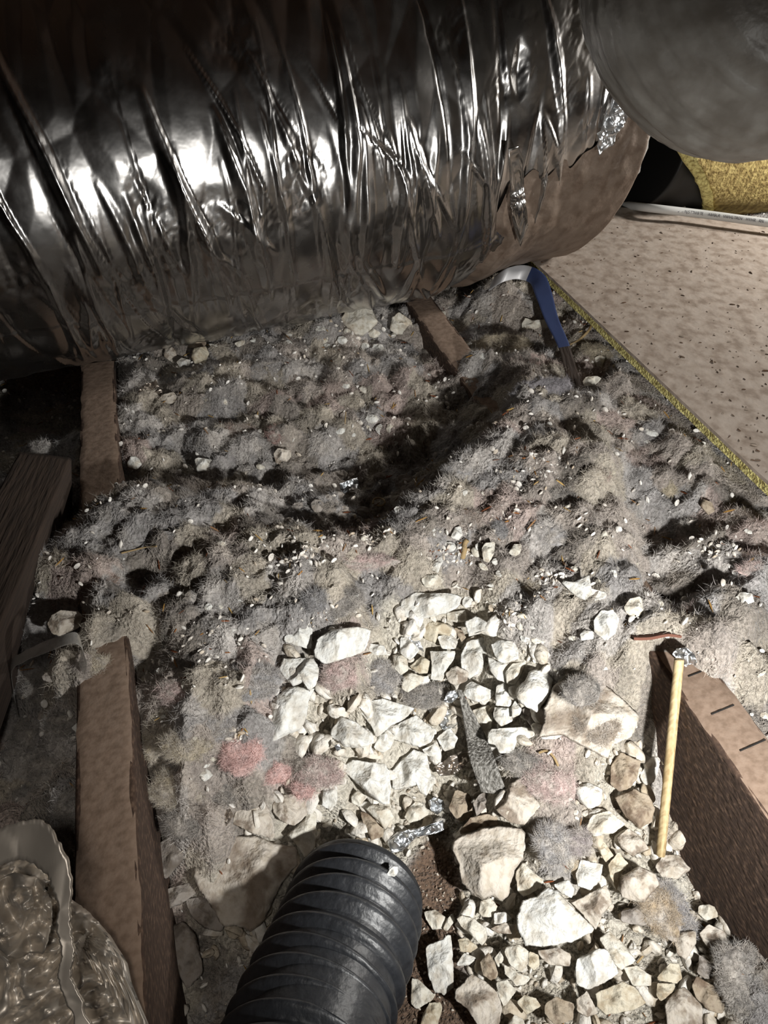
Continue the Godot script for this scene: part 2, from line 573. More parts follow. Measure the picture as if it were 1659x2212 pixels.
func hills() -> Array:
	return [
		# px, py, height, white rubble, bare dust
		[300, 760, -0.012, 0, 0], [500, 740, -0.005, 0, 0], [700, 690, 0.0, 0, 0], [840, 660, -0.02, 0, 0], [970, 660, -0.022, 0, 0], [890, 760, -0.03, 0, 0], [1020, 740, -0.025, 0, 0], [960, 800, -0.03, 0, 0], [1080, 820, -0.02, 0, 0], [1080, 640, 0.008, 0, 0], [1160, 640, 0.012, 0, 0], [1250, 720, 0.008, 0, 0],
		[150, 860, -0.11, 0, 0], [100, 940, -0.11, 0, 0], [180, 960, -0.11, 0, 0], [320, 850, -0.016, 0, 0], [500, 850, -0.01, 0, 0], [700, 850, -0.012, 0, 0], [850, 830, -0.012, 0, 0], [960, 850, -0.025, 0, 0],
		[1060, 780, 0.012, 0, 0], [1150, 790, 0.018, 0, 0], [1205, 770, -0.025, 0, 0], [1240, 850, -0.008, 0, 0], [1170, 850, 0.024, 0, 0], [1300, 850, 0.014, 0, 0], [1400, 900, 0.014, 0, 0],
		[320, 960, -0.02, 0, 0], [500, 950, -0.02, 0, 0], [650, 930, -0.015, 0, 0], [800, 910, -0.025, 0, 0], [900, 930, -0.03, 0, 0], [1040, 890, -0.012, 0, 0], [1080, 950, 0.02, 0, 0], [1200, 910, 0.026, 0, 0], [1500, 1000, 0.016, 0, 0],
		[170, 1060, -0.03, 0, 0], [300, 1080, -0.03, 0, 0], [450, 1050, -0.035, 0, 0], [600, 1050, -0.035, 0, 0], [760, 1050, -0.048, 0, 0], [870, 1040, -0.048, 0, 0], [930, 1030, -0.02, 0, 0],
		[1000, 1010, 0.03, 0, 0], [1150, 1000, 0.036, 0, 0], [1300, 1030, 0.036, 0, 0], [1500, 1080, 0.015, 0, 0], [1620, 1080, 0.008, 0, 0],
		[100, 1150, -0.02, 0, 0], [165, 1150, -0.05, 0, 0], [240, 1090, 0.01, 0, 0], [235, 1150, 0.016, 0, 0], [235, 1210, 0.024, 0, 0], [240, 1270, 0.022, 0, 0], [350, 1140, 0.006, 0, 0], [500, 1110, 0.004, 0, 0], [650, 1120, -0.018, 0, 0], [780, 1110, -0.032, 0, 0], [900, 1150, 0.004, 0, 0],
		[1100, 1150, 0.018, 0, 0], [1300, 1130, 0.022, 0, 0], [1450, 1150, -0.015, 0, 0], [1600, 1170, 0.03, 0, 0],
		[100, 1250, 0.0, 0, 0], [300, 1250, 0.016, 0, 0], [500, 1230, 0.012, 0, 0], [700, 1200, 0.022, 0, 0], [900, 1220, 0.004, 0, 0], [1100, 1220, 0.008, 0, 0], [1250, 1250, 0.01, 0, 0],
		[1420, 1200, -0.03, 0, 0], [1480, 1300, -0.012, 0, 0], [1600, 1280, 0.03, 0, 0],
		[60, 1400, -0.02, 0, 0], [150, 1400, -0.03, 0, 0], [200, 1330, 0.01, 0, 0], [160, 1450, -0.005, 0, 0], [190, 1560, -0.004, 0, 0], [150, 1700, -0.01, 0, 0], [325, 1370, -0.06, 0, 0], [430, 1350, 0.0, 0, 0], [600, 1300, 0.002, 0, 0], [700, 1280, 0.008, 0, 0],
		[760, 1340, -0.01, 0.2, 0], [900, 1300, -0.005, 0.5, 0], [1000, 1350, -0.035, 0.9, 0], [1150, 1320, 0.01, 0, 0], [1300, 1310, 0.012, 0, 0], [1380, 1340, 0.012, 0, 0], [1550, 1370, 0.02, 0, 0],
		[100, 1500, -0.05, 0, 0], [310, 1480, -0.04, 0, 0], [400, 1460, 0.0, 0, 0], [520, 1450, 0.0, 0, 0], [630, 1440, -0.02, 0.6, 0], [750, 1470, -0.025, 0, 0], [850, 1450, -0.05, 0.9, 0],
		[950, 1430, -0.065, 1, 0], [1050, 1450, -0.055, 1, 0], [1150, 1430, -0.03, 0.6, 0], [1260, 1420, -0.005, 0, 0], [1330, 1420, -0.005, 0, 0], [1600, 1460, -0.004, 0, 0],
		[330, 1580, -0.04, 0, 0], [430, 1560, -0.01, 0, 0], [550, 1540, -0.02, 0, 0], [640, 1560, -0.05, 0.8, 0], [750, 1560, -0.065, 1, 0], [900, 1550, -0.075, 1, 0], [1050, 1520, -0.065, 1, 0],
		[1180, 1520, -0.055, 0.7, 0], [1280, 1540, -0.04, 0.2, 0], [1370, 1560, -0.06, 0.3, 0], [1640, 1560, -0.02, 0, 0],
		[320, 1680, -0.07, 0, 0], [420, 1650, -0.02, 0, 0], [540, 1640, -0.03, 0, 0], [620, 1650, -0.05, 0, 0], [700, 1650, -0.06, 0.3, 0], [800, 1680, -0.085, 1, 0], [950, 1690, -0.12, 1, 0],
		[1030, 1650, -0.11, 0.8, 0], [1150, 1640, -0.07, 0.3, 0], [1280, 1640, -0.07, 0.5, 0], [1380, 1690, -0.09, 0.8, 0],
		[330, 1760, -0.09, 0, 0], [420, 1740, -0.05, 0, 0], [500, 1750, -0.08, 0.1, 0], [600, 1740, -0.095, 1, 0], [700, 1780, -0.105, 1, 0], [850, 1780, -0.115, 1, 0], [960, 1760, -0.13, 0.7, 0.3],
		[1100, 1770, -0.1, 0.5, 0], [1220, 1750, -0.09, 0.4, 0], [1320, 1770, -0.1, 0.8, 0], [1440, 1760, -0.11, 0.3, 0],
		[370, 1880, -0.11, 0.5, 0], [560, 1880, -0.115, 0.8, 0], [740, 1900, -0.135, 0.5, 0.5], [940, 1870, -0.139, 0, 1], [1060, 1850, -0.125, 0.7, 0], [1200, 1850, -0.105, 0.3, 0], [1320, 1850, -0.12, 0.9, 0],
		[1450, 1880, -0.125, 0.8, 0], [1540, 1880, -0.13, 0.5, 0.2],
		[360, 2050, -0.125, 0.5, 0], [550, 2050, -0.13, 0.5, 0.3], [930, 2000, -0.141, 0, 1], [1050, 2000, -0.135, 0.8, 0.2], [1200, 1990, -0.13, 1, 0], [1350, 2000, -0.125, 0.7, 0], [1500, 2000, -0.13, 0.9, 0], [1630, 2000, -0.12, 0.3, 0],
		[330, 2180, -0.13, 0.5, 0], [500, 2200, -0.135, 0.3, 0.5], [890, 2150, -0.141, 0, 1], [1000, 2230, -0.139, 0.2, 0.8], [1120, 2150, -0.135, 1, 0], [1300, 2150, -0.135, 1, 0], [1450, 2150, -0.137, 0.9, 0], [1620, 2100, -0.11, 0.1, 0],
		[60, 1600, -0.07, 0, 0], [150, 1620, -0.04, 0, 0], [60, 1750, -0.09, 0, 0], [180, 1800, -0.03, 0, 0], [100, 1950, -0.1, 0, 0],
		[700, 560, 0.0, 0, 0], [400, 600, 0.0, 0, 0], [1300, 560, 0.01, 0, 0], [1659, 800, 0.01, 0, 0], [1659, 480, 0.012, 0, 0], [0, 700, -0.1, 0, 0], [1450, 445, 0.022, 0.2, 0], [1650, 455, 0.022, 0.2, 0],
	]

func build_coarse() -> void:
	var pts := []
	for c in hills():
		var p := on(c[0], c[1], c[2])
		pts.append([p.x, p.z, c[2], c[3], c[4]])
	coarse.resize(CNX * CNZ)
	for j in CNZ:
		for i in CNX:
			var x := X0 + i * CO
			var z := Z0 + j * CO
			var s := Vector3.ZERO
			var w := 0.0
			for q in pts:
				var d: float = (q[0] - x) * (q[0] - x) + (q[1] - z) * (q[1] - z) + 0.00012
				var k := 1.0 / (d * d)
				w += k
				s += Vector3(q[2], q[3], q[4]) * k
			coarse[j * CNX + i] = s / w

func soft_at(x: float, z: float) -> Vector3:
	var u := clampf((x - X0) / CO, 0.0, CNX - 1.001)
	var v := clampf((z - Z0) / CO, 0.0, CNZ - 1.001)
	var i := int(u)
	var j := int(v)
	var a: Vector3 = coarse[j * CNX + i]
	var b: Vector3 = coarse[j * CNX + i + 1]
	var c: Vector3 = coarse[j * CNX + CNX + i]
	var d: Vector3 = coarse[j * CNX + CNX + i + 1]
	return a.lerp(b, u - i).lerp(c.lerp(d, u - i), v - j)

func height_at(x: float, z: float) -> float:
	var u := clampf((x - X0) / CELL, 0.0, NX - 1.001)
	var v := clampf((z - Z0) / CELL, 0.0, NZ - 1.001)
	var i := int(u)
	var j := int(v)
	var k := j * NX + i
	return lerpf(lerpf(ground[k], ground[k + 1], u - i), lerpf(ground[k + NX], ground[k + NX + 1], u - i), v - j)

func land(px: float, py: float, lift := 0.0) -> Vector3:
	# where the sight line through a pixel meets the fill (marched, then refined)
	var d := dir_of(px, py)
	var t0 := (0.12 - EYE.y) / d.y
	var t1 := (FLOOR_Y - 0.01 - EYE.y) / d.y
	var n := 90
	var t := t1
	for k in n:
		var s := lerpf(t0, t1, float(k) / (n - 1))
		var p := EYE + d * s
		if p.y <= height_at(p.x, p.z) + lift:
			t = s
			break
	var q := EYE + d * t
	return q

func fluff_color(x: float, z: float, y: float) -> Color:
	var wx := x + 0.012 * n_fine.get_noise_2d(x * 90.0, z * 90.0)
	var wz := z + 0.012 * n_fine.get_noise_2d(x * 90.0 + 40.0, z * 90.0)
	var v := n_tint.get_noise_2d(wx * 30.0, wz * 34.0)
	var v2 := n_tint.get_noise_2d(wx * 62.0 + 9.0, wz * 66.0)
	var base := lin(0.70, 0.675, 0.645)
	var other: Color
	if v < -0.55:
		other = lin(0.63, 0.625, 0.63)
	elif v < -0.1:
		other = lin(0.72, 0.685, 0.625)
	elif v < 0.35:
		other = lin(0.68, 0.64, 0.61)
	elif v < 0.6:
		other = lin(0.50, 0.47, 0.44)
	elif v < 0.85:
		other = lin(0.74, 0.725, 0.715)
	else:
		other = lin(0.735, 0.66, 0.635)
	var c := base.lerp(other, 0.7)
	c = c.lerp(lin(0.46, 0.445, 0.435) if v2 > 0.0 else lin(0.70, 0.67, 0.63), 0.35 * absf(v2))
	var w := n_fine.get_noise_2d(x * 130.0, z * 130.0 + 77.0)
	return c * (1.0 + 0.35 * w)

func build_ground() -> void:
	build_coarse()
	ground.resize(NX * NZ)
	var P := PackedVector3Array()
	var C := PackedColorArray()
	P.resize(NX * NZ)
	C.resize(NX * NZ)
	var white := lin(0.82, 0.80, 0.75)
	var dust := lin(0.47, 0.395, 0.335)
	for j in NZ:
		for i in NX:
			var x := X0 + i * CELL
			var z := Z0 + j * CELL
			var s := soft_at(x, z)
			var f := clampf(1.0 - s.y - s.z, 0.0, 1.0)
			var g1 := n_fine.get_noise_2d(x * 70.0, z * 70.0)
			var g2 := n_fine.get_noise_2d(x * 70.0 + 50.0, z * 70.0 + 9.0)
			var wx := x + 0.010 * g1
			var wz := z + 0.010 * g2
			var d1 := n_lump.get_noise_2d(wx * 30.0, wz * 34.0) + 1.0
			var d2 := n_lump.get_noise_2d(wx * 62.0 + 9.0, wz * 66.0) + 1.0
			var d3 := n_lump.get_noise_2d(wx * 140.0, wz * 140.0 + 5.0) + 1.0
			var big := n_soft.get_noise_2d(x * 480.0, z * 480.0)
			var puff := 0.021 * (0.55 - d1 * d1) + 0.011 * (0.5 - d2 * d2) + 0.0035 * (0.5 - d3 * d3) + 0.012 * big + 0.003 * n_fine.get_noise_2d(x * 330.0, z * 330.0)
			var stones := 0.012 * (0.5 - d2) + 0.005 * (0.5 - d3) + 0.0015 * g1
			var h := s.x - 0.02 * s.y + f * puff + s.y * stones + s.z * 0.0012 * n_fine.get_noise_2d(x * 300.0, z * 300.0)
			var b := x * across.x + z * across.z
			if b > 0.43:
				h = minf(h, lerpf(h, 0.016, smoothstep(0.43, 0.465, b)))      # pressed down by the board
			h = maxf(h, FLOOR_Y + (0.001 if s.z < 0.6 else 0.0004 + 0.0006 * g1))
			ground[j * NX + i] = h
			P[j * NX + i] = Vector3(x, h, z)
			var c := fluff_color(x, z, h)
			var k := smoothstep(0.35, 0.65, s.y + 0.35 * g1)
			c = c.lerp(white.lerp(lin(0.62, 0.57, 0.5), clampf(0.15 + 0.7 * g2, 0.0, 0.5)), k)
			c = c.lerp(dust, smoothstep(0.4, 0.7, s.z + 0.3 * g2))
			C[j * NX + i] = c
	var o := put("loose_insulation", grid_mesh(P, NX, NZ, false, C), mats.fluff)
	o.set_meta("kind", "stuff")
	tag(o, "grey-brown lumpy loose-fill insulation spread between and over the joists", "insulation")

# ---------------------------------------------------------------- timbers
func beam_mesh(w: float, h: float, l: float, wear: float, id: int) -> ArrayMesh:
	# long box along z, slightly uneven, with rounded arrises
	var P := PackedVector3Array()
	var prof := []
	var b := 0.0025
	var corners := [Vector2(w / 2, h / 2), Vector2(-w / 2, h / 2), Vector2(-w / 2, -h / 2), Vector2(w / 2, -h / 2)]
	for k in 4:
		var c: Vector2 = corners[k]
		var inn := Vector2(c.x - signf(c.x) * b, c.y - signf(c.y) * b)
		for q in 3:
			prof.append(inn + Vector2.from_angle(PI / 4 + k * PI / 2 + (q - 1) * PI / 4) * b * 1.05)
		var nx: Vector2 = corners[(k + 1) % 4]
		for q in [0.25, 0.5, 0.75]:
			prof.append(c.lerp(nx, q))
	var nu := prof.size()
	var nz := 60
	for j in nz + 2:
		var z := -l / 2 + l * clampf(float(j - 1) / (nz - 1), 0.0, 1.0)
		for i in nu:
			var p: Vector2 = prof[i]
			if j == 0 or j == nz + 1:
				p = Vector2.ZERO
			else:
				p += p.normalized() * wear * n_soft.get_noise_3d(z * 900.0 + id * 31.0, p.x * 900.0, p.y * 900.0)
			P.append(Vector3(p.x, p.y, z))
	return grid_mesh(P, nu, nz + 2, true)

func dust_mesh(w: float, l: float, id: int) -> ArrayMesh:
	# the film of dust lying on a timber, thinning out to its arrises
	var P := PackedVector3Array()
	var nz := 260
	for j in nz:
		var z := l * (float(j) / (nz - 1) - 0.5)
		for i in 13:
			var u := i / 6.0 - 1.0
			var lip := 0.0016 * n_soft.get_noise_2d(z * 1500.0, u * 3.0 + id * 60.0)
			P.append(Vector3(u * (w / 2.0 + lip * absf(u)), 0.0007 * (1.0 - pow(absf(u), 6.0)) + 0.0005 * n_fine.get_noise_2d(z * 260.0, u * 5.0) * (1.0 - absf(u)) - 0.0006 * pow(absf(u), 12.0), z))
	return grid_mesh(P, 13, nz, false)

func build_timbers() -> void:
	var yaw := atan2(-along.x, -along.z)
	# the joist on the left, its end showing under the duct
	var l := 1.5
	var end := on(235, 779, 0.0)
	var a_end := end.dot(along)
	var t := thing("joist", "dusty wooden ceiling joist between the torn foil sheet and the white rubble bay", "joist", across * -0.105 + along * (a_end - l / 2) + Vector3(0, -0.07, 0))
	t.rotation.y = yaw
	put("timber", beam_mesh(0.0375, 0.14, l, 0.0006, 1), mats.dark_wood, t)
	put("dusty_top", dust_mesh(0.0355, l - 0.004, 1), mats.wood_dust, t, Vector3(0, 0.0702, 0))
	# the joist on the right that dips under the mound and comes out near the stick
	var far := on(868, 632, 0.0).dot(along)
	t = thing("joist", "dark-sided wooden joist with saw cuts across its top beneath the wooden stick", "joist", across * 0.3085 + along * (far - l / 2) + Vector3(0, -0.07, 0))
	t.rotation.y = yaw
	put("timber", beam_mesh(0.0375, 0.14, l, 0.0006, 2), mats.dark_wood, t)
	put("dusty_top", dust_mesh(0.0355, l - 0.004, 2), mats.wood_dust, t, Vector3(0, 0.0702, 0))
	for c in [[1560, 1535, 0.020], [1625, 1612, 0.022], [1500, 1458, 0.012]]:
		var p := on(c[0], c[1], 0.0)
		var cut := put("saw_cut", box_mesh(Vector3(c[2], 0.001, 0.0009), 0.0003), mats.black_edge, t)
		cut.global_position = p + Vector3(0, 0.0013, 0)
		cut.rotation.y = 0.1
	# the leaning piece at the left edge
	var a := on(72, 992, 0.03)
	var b := on(-190, 1520, 0.06)
	var mid := (a + b) / 2.0
	t = thing("timber_offcut", "short thick timber with a pale narrow side at the dark left edge", "timber", mid)
	var body := put("timber", beam_mesh(0.046, 0.085, (a - b).length(), 0.0008, 4), mats.old_wood, t)
	t.look_at_from_position(mid + Vector3(0, -0.04, 0), a + Vector3(0, -0.04, 0), Vector3(0.25, 1, 0.1))
	body.position = Vector3.ZERO

# ---------------------------------------------------------------- the foil-wrapped duct across the view
const DUCT_R := 0.228
var duct_m := Vector3(-0.383, 0, -0.924)
var duct_e := Vector3(0.924, 0, -0.383)

func duct_centre(s: float) -> Vector3:
	var up := 0.036 * smoothstep(0.36, 0.52, s)
	return duct_m * 0.903 + duct_e * s + Vector3(0, 0.211 + up, 0)

func duct_ray(px: float, py: float, r: float) -> Vector3:
	var d := dir_of(px, py).normalized()
	var best := Vector3.ZERO
	for k in 900:
		var p := EYE + d * (0.35 + k * 0.0012)
		var s := p.dot(duct_e)
		var c := duct_centre(s)
		var q := p - c
		q -= duct_e * q.dot(duct_e)
		if q.length() <= r:
			return p
		best = p
	return best

func wrinkle(s: float, th: float) -> float:
	# slack in the foil: broad flat panes, a few patches of finer crumple
	var a := th * 0.25
	var w := s + 0.008 * n_soft.get_noise_2d(s * 260.0, th * 45.0)
	var patch := 0.45 * smoothstep(0.2, 0.6, n_soft.get_noise_2d(s * 300.0 + 500.0, th * 60.0))
	var panes := 0.0036 * n_crack.get_noise_2d(w * 26.0, a * 9.0)
	var crumple := patch * (0.0035 * n_crack.get_noise_2d(w * 85.0 + 7.0, a * 40.0) + 0.0013 * n_crack.get_noise_2d(w * 210.0, a * 120.0))
	return panes + crumple + 0.0025 * n_soft.get_noise_2d(s * 170.0, th * 22.0 + 200.0)

func pleats(s0: float, s1: float, t0: float, t1: float, nu: int, nv: int) -> PackedFloat32Array:
	# sharp folds that run round the duct, each its own length, lean and height
	var d := PackedFloat32Array()
	d.resize(nu * nv)
	var g := RandomNumberGenerator.new()
	g.seed = 31
	for k in 210:
		var c := g.randf_range(s0, s1)
		var mid := g.randf_range(2.8, 4.0)
		var half := g.randf_range(0.12, 0.55)
		var big := g.randf() < 0.4
		var w := g.randf_range(0.005, 0.011) if big else g.randf_range(0.002, 0.006)
		var h := w * g.randf_range(0.5, 1.0) * (1.0 if g.randf() < 0.75 else -0.8)
		var lean := g.randf_range(-0.02, 0.02) + 0.012
		var side := g.randf_range(0.25, 0.75)
		for j in nv:
			var th := lerpf(t0, t1, float(j) / (nv - 1))
			var u := (th - mid) / half
			if absf(u) >= 1.0:
				continue
			var taper := pow(1.0 - absf(u), 0.7)
			var at := c + lean * u + 0.003 * n_soft.get_noise_2d(th * 60.0, k * 40.0)
			var ww := w * (0.35 + 0.65 * taper)
			var i0 := maxi(0, int((at - ww - s0) / (s1 - s0) * (nu - 1)))
			var i1 := mini(nu - 1, int((at + ww - s0) / (s1 - s0) * (nu - 1)) + 1)
			for i in range(i0, i1 + 1):
				var x := (lerpf(s0, s1, float(i) / (nu - 1)) - (at - ww)) / (2.0 * ww)
				if x > 0.0 and x < 1.0:
					var f := x / side if x < side else (1.0 - x) / (1.0 - side)
					var v := h * taper * f
					d[j * nu + i] = d[j * nu + i] + v * (1.0 - 0.5 * clampf(absf(d[j * nu + i]) / 0.006, 0.0, 1.0))
	return d

func build_main_duct() -> void:
	var t := thing("foil_duct", "large duct wrapped in wrinkled shiny foil lying across the joists", "duct")
	var s0 := -0.5
	var s1 := 0.592
	var nu := 640
	var nv := 340
	var fold := pleats(s0, s1, 1.6, 4.4, nu, nv)
	var P := PackedVector3Array()
	var UV := PackedVector2Array()
	for j in nv:
		var th := lerpf(1.6, 4.4, float(j) / (nv - 1))       # from the far top, over the side that shows, to the underside
		for i in nu:
			var s := lerpf(s0, s1, float(i) / (nu - 1))
			var out := duct_m * cos(th) + Vector3.UP * sin(th)
			var fade := smoothstep(s1, s1 - 0.04, s)
			var r := DUCT_R - 0.008 - 0.03 * smoothstep(s1 - 0.03, s1, s) + (wrinkle(s, th) + fold[j * nu + i]) * (0.35 + 0.65 * fade)
			# lapped seam along the duct
			r += 0.0012 * smoothstep(3.60, 3.62, th + 0.03 * n_soft.get_noise_1d(s * 150.0))
			P.append(duct_centre(s) + out * r)
			UV.append(Vector2(s, th * 0.25))
	put("foil_wrap", grid_mesh(P, nu, nv, false, PackedColorArray(), false, UV), mats.foil, t)
	# the dusty skin over the lower part of its end
	P = PackedVector3Array()
	nu = 110
	nv = 150
	var s2 := 0.597
	for j in nv:
		for i in nu:
			var u := float(i) / (nu - 1)
			var top := 3.30 + 0.10 * n_soft.get_noise_1d(u * 160.0) - 0.25 * smoothstep(0.55, 0.9, u)
			var th := lerpf(top, 4.9, float(j) / (nv - 1))
			var left := 0.425 + 0.012 * n_soft.get_noise_1d(th * 90.0)
			var s := lerpf(left, s2, u)
			var out := duct_m * cos(th) + Vector3.UP * sin(th)
			var rim := minf(minf(u * 9.0, (1.0 - u) * 20.0), j * 0.028)
			var r := DUCT_R - 0.009 + 0.011 * smoothstep(0.0, 1.0, rim) - smoothstep(0.94, 1.0, u) * 0.03 + 0.0015 * n_soft.get_noise_2d(s * 900.0, th * 150.0) + 0.0012 * n_crack.get_noise_2d(s * 50.0, th * 9.0)
			P.append(duct_centre(s) + out * r)
	put("dusty_skin", grid_mesh(P, nu, nv, false), mats.dusty_foil, t)
	# its closed end
	P = PackedVector3Array()
	for j in 6:
		for i in 64:
			var th := TAU * i / 64.0
			var out := duct_m * cos(th) + Vector3.UP * sin(th)
			P.append(duct_centre(s2) - duct_e * 0.004 + out * (DUCT_R - 0.025) * j / 5.0)
	put("end_cap", grid_mesh(P, 64, 6, true), mats.black_core, t)
	# foil lip round that end
	var lip := PackedVector3Array()
	var rad := PackedFloat32Array()
	for k in 80:
		var th := lerpf(1.5, 4.7, k / 79.0)
		lip.append(duct_centre(s2 + 0.004) + (duct_m * cos(th) + Vector3.UP * sin(th)) * (DUCT_R - 0.024 + 0.004 * n_soft.get_noise_1d(k * 25.0)))
		rad.append(0.006 + 0.004 * n_soft.get_noise_1d(k * 40.0 + 9.0))
	put("foil_lip", tube_mesh(lip, rad, 10, true, Color.WHITE, duct_e), mats.foil_bright, t)
	# a bright scrap of foil left on the dusty part
	var poly := [1307, 345, 1310, 300, 1322, 282, 1330, 250, 1343, 212, 1366, 222, 1364, 268, 1340, 318]
	var c := duct_ray(1336, 285, DUCT_R + 0.006)
	var nrm := c - duct_centre(c.dot(duct_e))
	nrm = (nrm - duct_e * nrm.dot(duct_e)).normalized()
	var flap := put("foil_flap", sheet_mesh(poly, c + nrm * 0.012, nrm, 0.005, 3), mats.foil_bright, t)
	flap.set_meta("label", "bright crumpled foil flap")
	# strap of tape that runs down the wrap
	poly = [1105, 330, 1135, 325, 1140, 420, 1150, 500, 1128, 540, 1112, 470]
	c = duct_ray(1125, 430, DUCT_R + 0.006)
	nrm = (c - duct_centre(c.dot(duct_e))).normalized()
	put("tape_strip", sheet_mesh(poly, c + nrm * 0.010, nrm, 0.003, 8), mats.foil, t)

# A thin crumpled sheet whose outline is given in pixels, lying in a plane through c with normal nrm.
func sheet_mesh(poly: Array, c: Vector3, nrm: Vector3, crumple: float, id: int, thick := 0.0008) -> ArrayMesh:
	var x := Vector3.RIGHT - nrm * nrm.x
	x = x.normalized()
	var y := nrm.cross(x)
	var out := PackedVector2Array()
	for p in outline(poly, c, nrm):
		out.append(Vector2((p - c).dot(x), (p - c).dot(y)))
	var mid := Vector2.ZERO
	for q in out:
		mid += q / out.size()
	for k in out.size():
		out[k] -= mid
	var n := 72
	var R := radial(out, n)
	var P := PackedVector3Array()
	var rings := 22
	for side in 2:
		for j in rings:
			var t := float(j) / (rings - 1) if side == 0 else 1.0 - float(j) / (rings - 1)
			for i in n:
				var d := Vector2.from_angle(TAU * i / n) * R[i] * t * (1.0 + 0.03 * n_soft.get_noise_2d(i * 30.0, id * 50.0))
				var w := Vector3(d.x, d.y, id * 0.37)
				var z := crumple * (1.6 * n_crack.get_noise_3dv(w * 70.0) + 0.8 * n_crack.get_noise_3dv(w * 150.0) + 0.7 * n_soft.get_noise_3dv(w * 1500.0) - 0.8)
				P.append(x * (d.x + mid.x) + y * (d.y + mid.y) + nrm * (z + (thick if side == 0 else -thick)) + c)
	return grid_mesh(P, n, rings * 2, true)

func outline(poly: Array, c: Vector3, nrm: Vector3) -> PackedVector3Array:
	var out := PackedVector3Array()
	for k in poly.size() / 2:
		var d := dir_of(poly[k * 2], poly[k * 2 + 1])
		out.append(EYE + d * ((c - EYE).dot(nrm) / d.dot(nrm)))
	return out

# ---------------------------------------------------------------- the ducts at the upper right
func build_side_ducts() -> void:
	# grey jacketed bend in front
	var t := thing("flexible_duct", "grey plastic-jacketed flexible duct bending down at the upper right", "duct")
	var z := 0.56
	var pts := curve([at_z(1560, -900, z - 0.06), at_z(1570, -420, z - 0.02), at_z(1575, -150, z), at_z(1625, -10, z), at_z(1760, -22, z), at_z(2050, -10, z + 0.02), at_z(2500, 0, z + 0.05)], 150)
	var P := PackedVector3Array()
	var nu := 260
	var side := Vector3.ZERO
	for j in pts.size():
		var d := (pts[mini(j + 1, pts.size() - 1)] - pts[maxi(j - 1, 0)]).normalized()
		if j == 0:
			side = d.cross(Vector3.BACK).normalized()
		side = (side - d * side.dot(d)).normalized()
		var upv := side.cross(d)
		for i in nu:
			var a := TAU * i / nu + PI
			var k := j / 149.0
			var q1 := a * 3.0 + k * 16.0
			var q2 := a * 3.0 - k * 16.0
			var streak := 0.0022 * n_soft.get_noise_2d(q1 * 70.0, q2 * 9.0) + 0.0012 * n_soft.get_noise_2d(q1 * 170.0, q2 * 22.0 + 90.0)
			var dent := 0.004 * n_soft.get_noise_2d(q1 * 14.0, q2 * 8.0 + 400.0)
			P.append(pts[j] + (side * cos(a) + upv * sin(a)) * (0.113 + streak + dent))
	put("jacket", grid_mesh(P, nu, pts.size(), true, PackedColorArray(), true), mats.jacket, t)
	# the insulated duct beneath: black core and yellow glass wool sleeve
	t = thing("insulated_duct", "black duct core in a torn sleeve of yellow glass wool below the grey duct", "duct")
	var a0 := at_z(1392, 318, 1.10)
	var b0 := at_z(1800, 312, 1.22)
	var core := curve([a0, a0.lerp(b0, 0.25) + Vector3(0, -0.008, 0), a0.lerp(b0, 0.6), b0, b0 + (b0 - a0)], 40)
	var rr := PackedFloat32Array()
	for k in 40:
		rr.append(0.082 + 0.0015 * sin(k * 1.3))
	put("black_core", tube_mesh(core, rr, 64), mats.black_core, t)
	# the sleeve: outer skin and a thick cut edge, slanting
	P = PackedVector3Array()
	var ax := (b0 - a0).normalized()
	var s1 := ax.cross(Vector3.UP).normalized()
	var u1 := s1.cross(ax)
	nu = 96
	var rows := [[0.084, 0.30], [0.084, 0.02], [0.085, 0.004], [0.089, -0.002], [0.095, 0.0], [0.100, 0.006], [0.102, 0.016], [0.103, 0.05], [0.104, 0.1], [0.105, 0.16], [0.105, 0.24], [0.105, 0.5]]
	var C := PackedColorArray()
	for j in rows.size():
		for i in nu:
			var a := TAU * i / nu
			var o := s1 * cos(a) + u1 * sin(a)
			var slant := 0.012 - 0.113 * sin(a) + 0.004 * n_soft.get_noise_2d(cos(a) * 300.0, sin(a) * 300.0) + 0.002 * n_fine.get_noise_2d(cos(a) * 90.0, sin(a) * 90.0)
			var al: float = slant + rows[j][1] if j < 7 else lerpf(slant, 0.0, clampf(rows[j][1] * 4.0, 0.0, 1.0)) + rows[j][1]
			var r: float = rows[j][0] + 0.002 * n_soft.get_noise_3dv(o * 90.0 + ax * al * 300.0)
			P.append(a0 + ax * al + o * r)
	put("wool_sleeve", grid_mesh(P, nu, rows.size(), true, PackedColorArray(), true), mats.glass_wool_dark, t)
	P = PackedVector3Array()
	for j in 7:
		for i in nu:
			var a := TAU * i / nu
			var o := s1 * cos(a) + u1 * sin(a)
			var slant := 0.012 - 0.113 * sin(a) + 0.004 * n_soft.get_noise_2d(cos(a) * 300.0, sin(a) * 300.0) + 0.002 * n_fine.get_noise_2d(cos(a) * 90.0, sin(a) * 90.0)
			var q := j / 6.0
			P.append(a0 + ax * (slant - 0.0015 - 0.006 * sin(q * PI) + 0.012 * q * q * q) + o * (lerpf(0.0835, 0.1045, q) + 0.0015 * n_fine.get_noise_2d(i * 1.9, j * 2.7)))
	var rim := put("cut_edge", grid_mesh(P, nu, 7, true, PackedColorArray(), true), mats.glass_wool, t)
	rim.set_meta("label", "bright yellow cut edge of the wool sleeve")
	# crumpled foil hanging under the black core
	var c := at_z(1452, 436, 1.12)
	var f := thing("foil_scrap", "dark crumpled foil scrap hanging where the black duct core meets the white cable", "foil scrap")
	put("foil", sheet_mesh([1425, 405, 1440, 412, 1470, 432, 1490, 444, 1465, 450, 1440, 448, 1430, 428], c, Vector3(-0.1, 0.45, 0.9).normalized(), 0.006, 6), mats.foil_bright, f)

